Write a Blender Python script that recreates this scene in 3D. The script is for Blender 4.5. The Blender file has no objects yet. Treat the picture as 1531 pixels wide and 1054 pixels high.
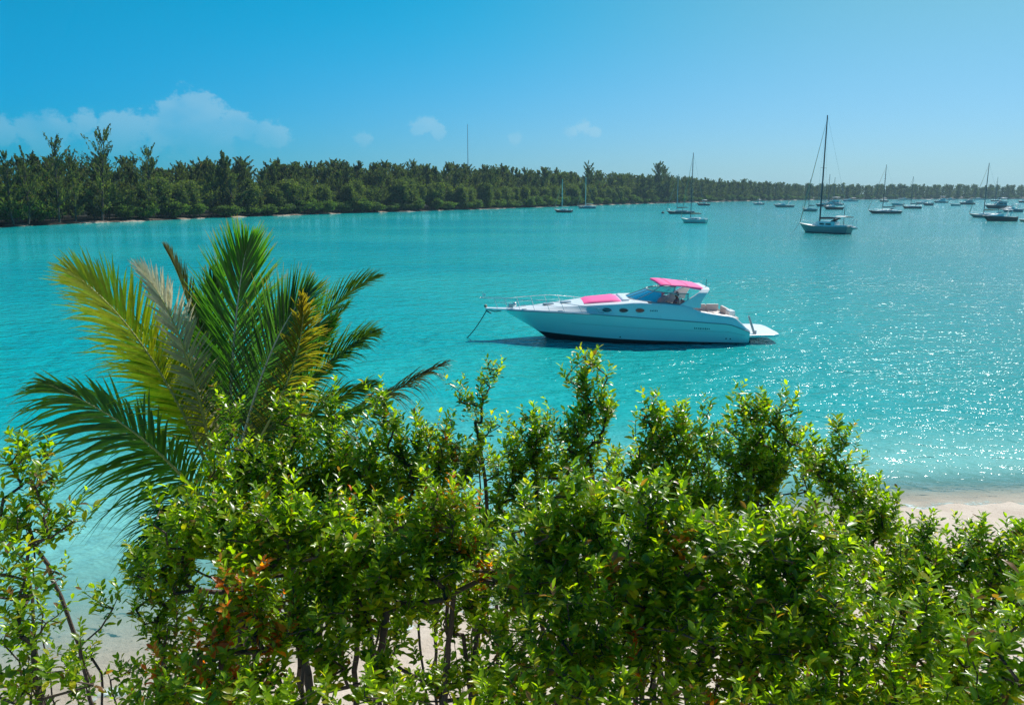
import bpy, math, random
import numpy as np
from mathutils import Vector, Matrix
R = math.radians
random.seed(7); rng = np.random.default_rng(7)
scene = bpy.context.scene
COL = scene.collection
PI = math.pi

# ---------------------------------------------------------------- camera geometry
F_PX, PCX, PCY = 1201.0, 765.5, 527.0
CAM_H = 7.0
PITCH = math.atan((527.0 - 288.5) / F_PX)
cp, sp = math.cos(PITCH), math.sin(PITCH)
def ray(px, py):
    x = (px - PCX) / F_PX; y = -(py - PCY) / F_PX
    # camera looks along +Y pitched down by PITCH
    return np.array([x, cp + y * sp, -sp + y * cp])
def at(px, py, Y):
    d = ray(px, py); k = Y / d[1]
    return Vector((d[0] * k, Y, CAM_H + d[2] * k))
def onz(px, py, z=0.0):
    d = ray(px, py); k = (z - CAM_H) / d[2]
    return Vector((d[0] * k, d[1] * k, z))
cam_d = bpy.data.cameras.new("camera"); cam = bpy.data.objects.new("camera", cam_d); COL.objects.link(cam)
cam.location = (0, 0, CAM_H); cam.rotation_euler = (PI / 2 - PITCH, 0, 0)
cam_d.sensor_width = 36.0; cam_d.lens = F_PX / 1531.0 * 36.0
cam_d.clip_start = 0.1; cam_d.clip_end = 20000
scene.camera = cam
scene.render.engine = 'CYCLES'
scene.cycles.max_bounces = 10; scene.cycles.diffuse_bounces = 5; scene.cycles.glossy_bounces = 3
scene.cycles.transmission_bounces = 5; scene.cycles.transparent_max_bounces = 12; scene.cycles.volume_bounces = 0
scene.cycles.caustics_reflective = False; scene.cycles.caustics_refractive = False
scene.cycles.sample_clamp_indirect = 6.0
scene.cycles.use_denoising = True; scene.cycles.denoiser = 'OPENIMAGEDENOISE'; scene.cycles.denoising_input_passes = 'RGB_ALBEDO_NORMAL'; scene.cycles.denoising_prefilter = 'NONE'
scene.cycles.sample_clamp_direct = 18.0
vs = scene.view_settings
vs.view_transform = 'Standard'; vs.look = 'None'; vs.exposure = 0.32; vs.gamma = 1.0

# ---------------------------------------------------------------- node helpers
class NT:
    def __init__(s, tree): s.t = tree; s.n = tree.nodes; s.l = tree.links
    def node(s, typ, **kw):
        n = s.n.new(typ)
        for k, v in kw.items(): setattr(n, k, v)
        return n
    def set(s, sock, v):
        if v is None: return
        if isinstance(v, bpy.types.NodeSocket): s.l.new(v, sock)
        else: sock.default_value = v
    def math(s, op, a, b=None, c=None, clamp=False):
        n = s.node('ShaderNodeMath', operation=op, use_clamp=clamp)
        s.set(n.inputs[0], a); s.set(n.inputs[1], b); s.set(n.inputs[2], c)
        return n.outputs[0]
    def vmath(s, op, a, b=None):
        n = s.node('ShaderNodeVectorMath', operation=op)
        s.set(n.inputs[0], a); s.set(n.inputs[1], b)
        return n
    def smooth(s, v, lo, hi, tlo=0.0, thi=1.0):
        n = s.node('ShaderNodeMapRange', interpolation_type='SMOOTHSTEP')
        s.set(n.inputs['Value'], v)
        n.inputs['From Min'].default_value = lo; n.inputs['From Max'].default_value = hi
        n.inputs['To Min'].default_value = tlo; n.inputs['To Max'].default_value = thi
        return n.outputs[0]
    def mix(s, fac, a, b, mode='MIX'):
        n = s.node('ShaderNodeMix', data_type='RGBA', blend_type=mode)
        s.set(n.inputs['Factor'], fac)
        s.set(n.inputs[6], a if isinstance(a, bpy.types.NodeSocket) else (*a[:3], 1))
        s.set(n.inputs[7], b if isinstance(b, bpy.types.NodeSocket) else (*b[:3], 1))
        return n.outputs[2]
    def noise(s, vec, scale, detail=3.0, rough=0.5, dims='3D', dist=0.0):
        n = s.node('ShaderNodeTexNoise', noise_dimensions=dims)
        if vec is not None: s.l.new(vec, n.inputs['Vector'])
        n.inputs['Scale'].default_value = scale; n.inputs['Detail'].default_value = detail
        n.inputs['Roughness'].default_value = rough; n.inputs['Distortion'].default_value = dist
        return n.outputs[0]
    def pos(s): return s.node('ShaderNodeNewGeometry').outputs['Position']
    def objco(s): return s.node('ShaderNodeTexCoord').outputs['Object']
    def scalev(s, v, sc):
        n = s.node('ShaderNodeMapping'); s.l.new(v, n.inputs['Vector']); n.inputs['Scale'].default_value = sc
        return n.outputs[0]
    def mapv(s, v, rot, sc):
        n = s.node('ShaderNodeMapping'); s.l.new(v, n.inputs['Vector'])
        n.inputs['Rotation'].default_value = rot; n.inputs['Scale'].default_value = sc
        return n.outputs[0]
def newmat(name):
    m = bpy.data.materials.new(name); m.use_nodes = True
    nt = NT(m.node_tree); nt.n.clear()
    out = nt.node('ShaderNodeOutputMaterial')
    return m, nt, out
def principled(nt, color=None, rough=0.5, metal=0.0, spec=0.5, **kw):
    p = nt.node('ShaderNodeBsdfPrincipled')
    if color is not None: nt.set(p.inputs['Base Color'], color if isinstance(color, bpy.types.NodeSocket) else (*color[:3], 1))
    nt.set(p.inputs['Roughness'], rough); nt.set(p.inputs['Metallic'], metal); nt.set(p.inputs['Specular IOR Level'], spec)
    for k, v in kw.items(): nt.set(p.inputs[k], v)
    return p
MATS = {}
def mat(name, color, rough=0.5, metal=0.0, spec=0.5, var=0.12, scale=6.0, bump=0.0, coat=0.0):
    """procedural material: a base colour with fine noise wear and optional relief"""
    key = name
    if key in MATS: return MATS[key]
    m, nt, out = newmat(name)
    oc = nt.objco()
    n1 = nt.noise(oc, scale, 4, 0.6)
    f = nt.math('MULTIPLY_ADD', n1, 2 * var, 1 - var)
    c = nt.mix(1.0, color, nt.node('ShaderNodeRGB').outputs[0], 'MULTIPLY') if False else None
    g = nt.node('ShaderNodeCombineColor'); 
    for i in range(3): nt.l.new(f, g.inputs[i])
    c = nt.mix(1.0, color, g.outputs[0], 'MULTIPLY')
    rr = nt.math('MULTIPLY_ADD', n1, 0.2, rough - 0.1, clamp=True)
    p = principled(nt, c, rr, metal, spec)
    if coat: p.inputs['Coat Weight'].default_value = coat; p.inputs['Coat Roughness'].default_value = 0.08
    if bump:
        b = nt.node('ShaderNodeBump'); b.inputs['Strength'].default_value = 0.6; b.inputs['Distance'].default_value = bump
        nt.l.new(nt.noise(oc, scale * 4, 3), b.inputs['Height']); nt.l.new(b.outputs[0], p.inputs['Normal'])
    nt.l.new(p.outputs[0], out.inputs['Surface'])
    MATS[key] = m
    return m

# ---------------------------------------------------------------- object helpers
def tag(o, label=None, cat=None, group=None, kind=None):
    if label: o['label'] = label
    if cat: o['category'] = cat
    if group: o['group'] = group
    if kind: o['kind'] = kind
    return o
def empty(name, loc=(0, 0, 0), rz=0.0):
    o = bpy.data.objects.new(name, None); COL.objects.link(o)
    o.location = loc; o.rotation_euler = (0, 0, rz); o.empty_display_size = 0.2
    return o
def link(name, me, material=None, parent=None):
    o = bpy.data.objects.new(name, me); COL.objects.link(o)
    if material is not None: me.materials.append(material)
    if parent is not None: o.parent = parent
    return o
def np_mesh(name, V, T, smooth=False, col=None):
    """mesh from numpy verts (n,3) and faces (m,k)"""
    V = np.ascontiguousarray(V, dtype=np.float32); T = np.ascontiguousarray(T, dtype=np.int32)
    me = bpy.data.meshes.new(name); k = T.shape[1]
    me.vertices.add(len(V)); me.vertices.foreach_set('co', V.ravel())
    me.loops.add(T.size); me.loops.foreach_set('vertex_index', T.ravel())
    me.polygons.add(len(T)); me.polygons.foreach_set('loop_start', np.arange(0, T.size, k, dtype=np.int32))
    if smooth: me.polygons.foreach_set('use_smooth', np.ones(len(T), dtype=bool))
    me.update(calc_edges=True); me.validate()
    if col is not None:
        a = me.attributes.new('tint', 'FLOAT_COLOR', 'POINT')
        c = np.ones((len(V), 4), dtype=np.float32); c[:, :3] = col
        a.data.foreach_set('color', c.ravel())
    return me
class MB:
    """collects shapes that become ONE mesh object"""
    def __init__(s): s.v = []; s.f = []; s.sm = []
    def add(s, verts, faces, smooth=False):
        o = len(s.v); s.v += [tuple(p) for p in verts]; s.f += [tuple(i + o for i in f) for f in faces]; s.sm += [smooth] * len(faces)
        return s
    def box(s, c, d, rot=None, taper=(1, 1), shift=(0, 0)):
        """centre, full size; taper = top scale in x,y; shift = top shift in x,y"""
        x, y, z = d[0] / 2, d[1] / 2, d[2] / 2
        vs_ = [(-x, -y, -z), (x, -y, -z), (x, y, -z), (-x, y, -z)]
        vs_ += [(a * taper[0] + shift[0], b * taper[1] + shift[1], z) for a, b, _ in vs_[:4]]
        M = (rot if isinstance(rot, Matrix) else (Matrix.Rotation(rot, 3, 'Z') if rot else Matrix.Identity(3)))
        C = Vector(c); vs_ = [M @ Vector(p) + C for p in vs_]
        return s.add(vs_, [(0, 3, 2, 1), (4, 5, 6, 7), (0, 1, 5, 4), (1, 2, 6, 5), (2, 3, 7, 6), (3, 0, 4, 7)])
    def tube(s, pts, r, n=6, caps=True):
        pts = [Vector(p) for p in pts]; m = len(pts)
        rs = r if isinstance(r, (list, tuple)) else [r] * m
        V = []; prev = None
        for i, p in enumerate(pts):
            t = (pts[min(i + 1, m - 1)] - pts[max(i - 1, 0)]).normalized()
            a = prev if prev is not None else (Vector((0, 0, 1)) if abs(t.z) < .9 else Vector((1, 0, 0)))
            u = (a - t * a.dot(t)).normalized(); prev = u; w = t.cross(u)
            V += [p + (u * math.cos(2 * PI * k / n) + w * math.sin(2 * PI * k / n)) * rs[i] for k in range(n)]
        Fc = [(i * n + k, i * n + (k + 1) % n, (i + 1) * n + (k + 1) % n, (i + 1) * n + k) for i in range(m - 1) for k in range(n)]
        s.add(V, Fc, True)
        if caps: s.add(V[:n][::-1] + V[-n:], [tuple(range(n)), tuple(range(n, 2 * n))])
        return s
    def loft(s, rings, closed=False, smooth=True, cap0=False, cap1=False):
        """rings: equally long lists of points"""
        n = len(rings[0]); V = [p for r_ in rings for p in r_]; Fc = []
        for i in range(len(rings) - 1):
            for k in range(n if closed else n - 1):
                Fc.append((i * n + k, i * n + (k + 1) % n, (i + 1) * n + (k + 1) % n, (i + 1) * n + k))
        s.add(V, Fc, smooth)
        if cap0: s.add(rings[0][::-1], [tuple(range(n))])
        if cap1: s.add(rings[-1], [tuple(range(n))])
        return s
    def ball(s, c, r, n=10, m=7, sq=(1, 1, 1)):
        rings = []
        for j in range(m + 1):
            a = PI * j / m - PI / 2
            rings.append([(c[0] + r * sq[0] * math.cos(a) * math.cos(2 * PI * k / n), c[1] + r * sq[1] * math.cos(a) * math.sin(2 * PI * k / n), c[2] + r * sq[2] * math.sin(a)) for k in range(n)])
        return s.loft(rings, closed=True)
    def build(s, name, material, parent=None, bevel=0.0, seg=2):
        me = bpy.data.meshes.new(name); me.from_pydata(s.v, [], s.f)
        me.polygons.foreach_set('use_smooth', np.array(s.sm, dtype=bool))
        me.update()
        o = link(name, me, material, parent)
        if bevel:
            b = o.modifiers.new('bevel', 'BEVEL'); b.width = bevel; b.segments = seg; b.limit_method = 'ANGLE'; b.angle_limit = R(40)
        return o

# ---------------------------------------------------------------- light and sky
SUN_AZ, SUN_EL = R(36), R(47)        # azimuth to the right of the view axis (+Y), elevation
sun_dir = Vector((math.sin(SUN_AZ) * math.cos(SUN_EL), math.cos(SUN_AZ) * math.cos(SUN_EL), math.sin(SUN_EL)))
sd = bpy.data.lights.new("sun", 'SUN'); sd.energy = 5.0; sd.angle = R(0.53); sd.color = (1.0, 0.955, 0.89)
so = bpy.data.objects.new("sun", sd); COL.objects.link(so); so.location = (30, 40, 60)
so.rotation_euler = sun_dir.to_track_quat('Z', 'Y').to_euler()
world = bpy.data.worlds.new("World"); scene.world = world; world.use_nodes = True
w = NT(world.node_tree); w.n.clear()
wo = w.node('ShaderNodeOutputWorld'); bg = w.node('ShaderNodeBackground'); w.l.new(bg.outputs[0], wo.inputs['Surface'])
sky = w.node('ShaderNodeTexSky', sky_type='NISHITA'); sky.sun_disc = False
sky.sun_elevation = SUN_EL; sky.sun_rotation = SUN_AZ
sky.altitude = 0; sky.air_density = 1.0; sky.dust_density = 0.5; sky.ozone_density = 5.0
gen = w.node('ShaderNodeTexCoord').outputs['Generated']
sep = w.node('ShaderNodeSeparateXYZ'); w.l.new(gen, sep.inputs[0])
# colour of the clear air: deep cyan away from the sun, paler towards it and towards the horizon
az = w.math('ARCTAN2', sep.outputs[0], sep.outputs[1])
el = w.math('ARCSINE', sep.outputs[2])
hv = w.vmath('NORMALIZE', w.vmath('MULTIPLY', gen, (1, 1, 0)).outputs[0]).outputs[0]
tz = w.smooth(w.vmath('DOT_PRODUCT', hv, (math.sin(SUN_AZ), math.cos(SUN_AZ), 0)).outputs['Value'], .30, 1.05)
te = w.smooth(el, R(1.0), R(14))
low = w.mix(w.math('POWER', tz, 1.2), (.0, .655, 1.08), (.46, .73, .98)); high = w.mix(w.math('POWER', tz, 6.0), (-.26, .86, .98), (.53, .91, .79))
graded = w.mix(1.0, sky.outputs[0], w.vmath('MAXIMUM', w.mix(te, low, high), (.004, 0, 0)).outputs[0], 'MULTIPLY')
# low cumulus along the horizon: round lobes (px, py, r) turned into directions, broken up by noise
cv = w.node('ShaderNodeCombineXYZ'); w.set(cv.inputs[0], az); w.set(cv.inputs[1], w.math('MULTIPLY', el, 1.3)); cv.inputs[2].default_value = 3.7
nz = w.noise(cv.outputs[0], 38.0, 8.0, 0.66)
nz2 = w.noise(cv.outputs[0], 11.0, 3.0, 0.55)
LOBES = [(286, 166, 40), (262, 176, 32), (312, 176, 34), (342, 188, 27), (368, 194, 25), (394, 200, 24), (420, 206, 23), (240, 196, 40), (300, 205, 60), (200, 188, 22), (165, 186, 20), (125, 184, 22), (85, 192, 22), (40, 190, 22), (0, 194, 26), (170, 205, 34), (70, 208, 30), (638, 188, 17), (624, 194, 14), (652, 199, 14), (872, 193, 15), (890, 198, 12), (855, 199, 13), (770, 207, 14), (545, 208, 16), (-150, 170, 80), (1700, 150, 90)]
fld = None
for lx, ly, lr in LOBES:
    d_ = ray(lx, ly); a0 = math.atan2(d_[0], d_[1]); e0 = math.asin(d_[2] / np.linalg.norm(d_)); rr_ = lr / F_PX
    dx = w.math('DIVIDE', w.math('SUBTRACT', az, a0), rr_ * 1.15); dy = w.math('DIVIDE', w.math('SUBTRACT', el, e0), rr_)
    f_ = w.math('SUBTRACT', 1.0, w.math('SQRT', w.math('ADD', w.math('MULTIPLY', dx, dx), w.math('MULTIPLY', dy, dy))))
    fld = f_ if fld is None else w.math('MAXIMUM', fld, f_)
fld = w.math('ADD', fld, w.math('MULTIPLY', w.math('SUBTRACT', nz, .5), 2.3))
dens = w.smooth(fld, .08, .50)
dens = w.math('MULTIPLY', dens, w.smooth(nz2, .32, .58, .40, 1.0))
dens = w.math('MULTIPLY', dens, w.smooth(el, R(1.6), R(5.2), .12, 1.0))
CLOUD = w.math('MULTIPLY', dens, 0.31)
skyc = w.mix(CLOUD, graded, (5.2, 7.2, 7.9))
w.l.new(skyc, bg.inputs['Color']); bg.inputs['Strength'].default_value = 0.081
# ================================================================ SETTING: seabed and beach, water, far land
SH_X = [-400, -60, -30, -12, -5, 0, 5, 9, 13, 20, 40, 80, 400]
SH_Y = [-260, -20, 1.0, 7.3, 10.2, 13.0, 15.8, 17.3, 17.5, 17.0, 14.5, 6, -200]
def shore_y(x): return np.interp(x, SH_X, SH_Y)
def beach_z(x, y):
    s = (shore_y(x) - y) * 0.88               # metres inland of the waterline
    sl = np.interp(x, [-4, 8], [.062, .15])
    up = np.where(s > 0, 0.10 * s, np.where(s > -14, sl * s, -14 * sl + .12 * (s + 14)))
    up = np.where(up > 0.9, 0.9 + (up - 0.9) * 0.15, up)
    return np.maximum(up, -2.6)
def grid(xs, ys):
    X, Y = np.meshgrid(xs, ys); nx, ny = len(xs), len(ys)
    i = np.arange(nx * ny).reshape(ny, nx)
    Q = np.stack([i[:-1, :-1], i[:-1, 1:], i[1:, 1:], i[1:, :-1]], -1).reshape(-1, 4)
    return X.ravel(), Y.ravel(), Q
def wob(x, y, s, seed=0):
    r_ = np.random.default_rng(seed); z = 0
    for k in range(6):
        a = r_.uniform(0, 6.28); f = s * r_.uniform(.6, 1.7); z = z + np.sin((x * np.cos(a) + y * np.sin(a)) * f + r_.uniform(0, 6.28)) / 6
    return z
# --- sand: beach above water and the sea bed in the shallows
xs = np.concatenate([np.linspace(-300, -24, 24)[:-1], np.linspace(-24, 30, 220), np.linspace(30, 300, 24)[1:]])
ys = np.concatenate([np.linspace(-200, 0, 12)[:-1], np.linspace(0, 24, 130), np.linspace(24, 120, 30)[1:]])
X, Y, Q = grid(xs, ys)
Z = beach_z(X, Y) + 0.035 * wob(X, Y, 3.0, 1) + 0.02 * wob(X, Y, 9.0, 2) * (Y < 24)
m, nt, out = newmat("coral_sand")
p0 = nt.pos(); n1 = nt.noise(p0, 1.3, 5, 0.6); n2 = nt.noise(p0, 60.0, 3, 0.7); n3 = nt.noise(p0, 9.0, 4, 0.65)
c = nt.mix(nt.smooth(n1, .3, .7), (0.50, 0.41, 0.33), (0.60, 0.515, 0.43))
c = nt.mix(nt.smooth(n3, .60, .74), c, (0.20, 0.15, 0.11))     # scattered leaf litter and weed
sepz = nt.node('ShaderNodeSeparateXYZ'); nt.l.new(p0, sepz.inputs[0])
c = nt.mix(nt.smooth(sepz.outputs[2], 0.16, -0.02, 0, 0.2), c, (0.36, 0.31, 0.25))   # wet sand
wr = nt.math('MULTIPLY', nt.smooth(nt.math('ABSOLUTE', nt.math('SUBTRACT', nt.math('ADD', sepz.outputs[2], nt.math('MULTIPLY', n1, .12)), .30)), .06, .02), nt.smooth(nt.noise(p0, 22, 4, .7), .52, .60))
c = nt.mix(nt.math('MULTIPLY', wr, .75), c, (.13, .095, .06))     # wrack line of dry weed
bsd = principled(nt, c, 0.85, 0, 0.25)
b = nt.node('ShaderNodeBump'); b.inputs['Distance'].default_value = 0.03; b.inputs['Strength'].default_value = 0.8
nt.l.new(nt.math('ADD', n3, nt.math('MULTIPLY', n2, .4)), b.inputs['Height']); nt.l.new(b.outputs[0], bsd.inputs['Normal'])
nt.l.new(bsd.outputs[0], out.inputs['Surface'])
SAND = m
tag(link("sand_beach", np_mesh("sand_beach", np.stack([X, Y, Z], 1), Q, True), SAND), kind='structure')

# --- far shoreline as seen over the channel
far_px = [(-500, 366), (-250, 352), (-60, 343.5), (0, 340.5), (60, 337.5), (120, 334.5), (180, 332), (300, 327), (400, 323.5), (500, 320), (600, 317), (700, 314), (800, 310.5), (900, 307), (1000, 304), (1100, 301.2), (1200, 299.4), (1300, 298.4), (1400, 297.9), (1531, 297.6), (1800, 297.6)]
far = np.array([onz(*p)[:2] for p in far_px])
seg = np.r_[0, np.cumsum(np.hypot(*np.diff(far, axis=0).T))]
def far_pt(s): return np.array([np.interp(s, seg, far[:, 0]), np.interp(s, seg, far[:, 1])])
def far_nrm(s):
    a, b_ = far_pt(s - 4), far_pt(s + 4); t = (b_ - a) / np.linalg.norm(b_ - a)
    return np.array([-t[1], t[0]])            # inland (away from camera)
def s_of_px(px): return float(np.interp(px, [p[0] for p in far_px], seg))
def px_of_s(s): return float(np.interp(s, seg, [p[0] for p in far_px]))
ss = np.linspace(2, seg[-1] - 5, 420); inl = np.array([-6, -1.5, 0, 1.5, 3.5, 8, 20, 60, 200, 500, 1100.])
hz_ = np.array([-1.2, -.25, 0.0, .22, .45, .6, .8, 1.0, 1.5, 2, 2.])
rowsV = []
for i, s in enumerate(ss):
    p_, n_ = far_pt(s), far_nrm(s); wv = 1.1 * math.sin(s * .11) + .8 * math.sin(s * .31 + 1) + .5 * math.sin(s * .83)
    for d, h in zip(inl, hz_):
        k = p_ + n_ * (d + (wv if d < 30 else 0)); rowsV.append((k[0], k[1], h))
na = len(inl); i = np.arange(len(ss) * na).reshape(len(ss), na)
Q = np.stack([i[:-1, :-1], i[1:, :-1], i[1:, 1:], i[:-1, 1:]], -1).reshape(-1, 4)
m, nt, out = newmat("shore_ground")
p0 = nt.pos(); n1 = nt.noise(p0, .09, 4, .6); n2 = nt.noise(p0, 1.5, 4, .6)
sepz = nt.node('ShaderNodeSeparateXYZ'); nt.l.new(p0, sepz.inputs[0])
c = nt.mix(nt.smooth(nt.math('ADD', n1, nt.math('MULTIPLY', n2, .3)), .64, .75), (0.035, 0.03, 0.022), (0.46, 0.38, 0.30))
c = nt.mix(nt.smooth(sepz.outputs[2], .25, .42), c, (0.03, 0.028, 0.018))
nt.l.new(principled(nt, c, .9, 0, .2).outputs[0], out.inputs['Surface'])
tag(link("far_shore_land", np_mesh("far_shore_land", np.array(rowsV), Q, True), m), kind='structure')

# --- water: one sheet, depth stored per point from the sea bed below
rr = np.concatenate([np.linspace(3, 14, 34), np.geomspace(14, 2400, 110)[1:]])
aa = np.concatenate([np.linspace(-PI, R(-50), 26)[:-1], np.linspace(R(-50), R(50), 240), np.linspace(R(50), PI, 26)[1:]])
A, RR, Q = grid(aa, rr)
X, Y = RR * np.sin(A), RR * np.cos(A)
me = np_mesh("water", np.stack([X, Y, 0 * X], 1), Q, True)
dep = -beach_z(X, Y)
a_ = me.attributes.new('depth', 'FLOAT', 'POINT'); a_.data.foreach_set('value', dep.astype(np.float32))
m, nt, out = newmat("sea_water")
dp = nt.node('ShaderNodeAttribute', attribute_name='depth').outputs['Fac']
p0 = nt.pos()
# wind chop (crests across the breeze), three lengths; slopes taken directly so that far water stays as rough as near water
gust = nt.smooth(nt.noise(nt.scalev(p0, (.35, 1, 1)), .045, 3, .5), .35, .68, .62, 1.12)
amp = nt.math('MULTIPLY', gust, nt.smooth(dp, 0.02, .45, .10, 1.0))
def wave_h(off):
    q = nt.vmath('ADD', p0, off).outputs[0]
    q1 = nt.mapv(q, (0, 0, R(18)), (0.75, 1.0, 1)); q2 = nt.mapv(q, (0, 0, R(-14)), (0.7, 1.0, 1)); q3 = nt.mapv(q, (0, 0, R(5)), (0.8, 1.0, 1))
    h1 = nt.noise(q1, 0.60, 2, .5, dist=.6); h2 = nt.noise(q2, 2.1, 3, .55, dist=.4); h3 = nt.noise(q3, 6.5, 2, .6)
    return nt.math('ADD', nt.math('ADD', nt.math('MULTIPLY', h1, WAVE[0]), nt.math('MULTIPLY', h2, WAVE[1])), nt.math('MULTIPLY', h3, WAVE[2]))
WAVE = (.36, .215, .038); EPS = .03
H0, HX, HY = wave_h((0, 0, 0)), wave_h((EPS, 0, 0)), wave_h((0, EPS, 0))
cn = nt.node('ShaderNodeCombineXYZ'); cn.inputs[2].default_value = 1.0
nt.l.new(nt.math('MULTIPLY', nt.math('MULTIPLY', nt.math('SUBTRACT', H0, HX), 1 / EPS), amp), cn.inputs[0])
nt.l.new(nt.math('MULTIPLY', nt.math('MULTIPLY', nt.math('SUBTRACT', H0, HY), 1 / EPS), amp), cn.inputs[1])
bm = nt.vmath('NORMALIZE', cn.outputs[0])
# body colour: milky turquoise over pale sand, paler where shallow, slow patches of weed / depth
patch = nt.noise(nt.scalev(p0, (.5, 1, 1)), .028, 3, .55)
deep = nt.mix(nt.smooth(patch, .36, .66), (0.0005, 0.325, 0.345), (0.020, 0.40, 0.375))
sx = nt.node('ShaderNodeSeparateXYZ'); nt.l.new(p0, sx.inputs[0])   # shade painted into the body colour on the anchorage side, countering the sun's brightness
sun_dim = nt.smooth(nt.math('ADD', nt.math('SUBTRACT', sx.outputs[0], nt.math('MULTIPLY', sx.outputs[1], .22)), nt.math('MULTIPLY', nt.math('SUBTRACT', patch, .5), 40)), -8, 26)
deep = nt.mix(nt.math('MULTIPLY', sun_dim, .8), deep, (.020, .235, .235))
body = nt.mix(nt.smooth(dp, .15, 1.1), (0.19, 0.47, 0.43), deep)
foam = nt.math('MULTIPLY', nt.smooth(nt.math('ADD', dp, nt.math('MULTIPLY', nt.math('SUBTRACT', nt.noise(p0, 1.1, 3, .6), .5), .10)), .036, .012), nt.smooth(nt.noise(p0, 4, 5, .7), .44, .62, 0, .8))
body = nt.mix(foam, body, (.85, .87, .86))
sea = principled(nt, body, 0.13, 0, 0.5); sea.inputs['IOR'].default_value = 1.11
sea.inputs['Coat Weight'].default_value = .42; sea.inputs['Coat Roughness'].default_value = .03; sea.inputs['Coat IOR'].default_value = 1.33; nt.l.new(bm.outputs[0], sea.inputs['Coat Normal'])
nt.l.new(bm.outputs[0], sea.inputs['Normal'])
# shallow margin: clear tinted water over the sand
fr = nt.node('ShaderNodeFresnel'); fr.inputs['IOR'].default_value = 1.33; nt.l.new(bm.outputs[0], fr.inputs['Normal'])
tr = nt.node('ShaderNodeBsdfTransparent'); nt.l.new(nt.mix(nt.smooth(dp, 0, .9), (.97, .99, .98), (.45, .88, .86)), tr.inputs[0])
gl = nt.node('ShaderNodeBsdfGlossy'); gl.inputs['Roughness'].default_value = .05; nt.l.new(bm.outputs[0], gl.inputs['Normal'])
clear = nt.node('ShaderNodeMixShader'); nt.l.new(fr.outputs[0], clear.inputs[0]); nt.l.new(tr.outputs[0], clear.inputs[1]); nt.l.new(gl.outputs[0], clear.inputs[2])
mx = nt.node('ShaderNodeMixShader')
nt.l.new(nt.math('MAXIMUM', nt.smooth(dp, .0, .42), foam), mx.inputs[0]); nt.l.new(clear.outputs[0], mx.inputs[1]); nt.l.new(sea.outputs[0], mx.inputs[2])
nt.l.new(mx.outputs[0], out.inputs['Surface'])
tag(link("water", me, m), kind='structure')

# ================================================================ HAZE
HAZE_DENS = 0.00015
mb = MB(); mb.box((0, 0, 26), (5600, 5600, 59.4))
m, nt, out = newmat("sea_haze")
pv = nt.node('ShaderNodeVolumePrincipled'); pv.inputs['Color'].default_value = (0.45, 0.74, 0.92, 1); pv.inputs['Density'].default_value = HAZE_DENS; pv.inputs['Anisotropy'].default_value = 0.3
nt.l.new(pv.outputs[0], out.inputs['Volume'])
if HAZE_DENS: tag(mb.build("haze", m, None), kind='stuff')
# ================================================================ VEGETATION
def foliage_mat(name, rough=0.38, trans=0.45, tcol=(1.9, 2.1, 0.6), spec=0.5):
    """leaf material: colour per leaf from the 'tint' attribute, lit from both sides"""
    m, nt, out = newmat(name)
    t = nt.node('ShaderNodeAttribute', attribute_name='tint').outputs['Color']
    n = nt.noise(nt.objco(), 35, 2, .5)
    v = nt.node('ShaderNodeHueSaturation'); nt.l.new(t, v.inputs['Color']); nt.l.new(nt.math('MULTIPLY_ADD', n, .5, .75), v.inputs['Value'])
    p = principled(nt, v.outputs[0], rough, 0, spec)
    tl = nt.node('ShaderNodeBsdfTranslucent')
    nt.l.new(nt.mix(1.0, v.outputs[0], (*tcol, 1), 'MULTIPLY'), tl.inputs[0])
    mx = nt.node('ShaderNodeMixShader'); mx.inputs[0].default_value = trans
    nt.l.new(p.outputs[0], mx.inputs[1]); nt.l.new(tl.outputs[0], mx.inputs[2]); nt.l.new(mx.outputs[0], out.inputs['Surface'])
    return m
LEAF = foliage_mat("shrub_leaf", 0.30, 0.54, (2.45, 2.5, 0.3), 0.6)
FROND = foliage_mat("palm_leaflet", 0.36, 0.52, (2.7, 2.5, 0.5), 0.5)
DRY = foliage_mat("dry_palm_leaflet", 0.5, 0.62, (1.6, 1.5, 1.2), 0.4)
NEEDLE = foliage_mat("pine_needles", 0.7, 0.5, (2.3, 2.2, 0.8), 0.25)
BARK = mat("shrub_bark", (0.085, 0.062, 0.048), .9, var=.4, scale=14, bump=.01)
BARK2 = mat("pine_bark", (0.05, 0.042, 0.036), .9, var=.3, scale=3, bump=.03)
def unit(v): return v / (np.linalg.norm(v, axis=-1, keepdims=True) + 1e-9)

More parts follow.
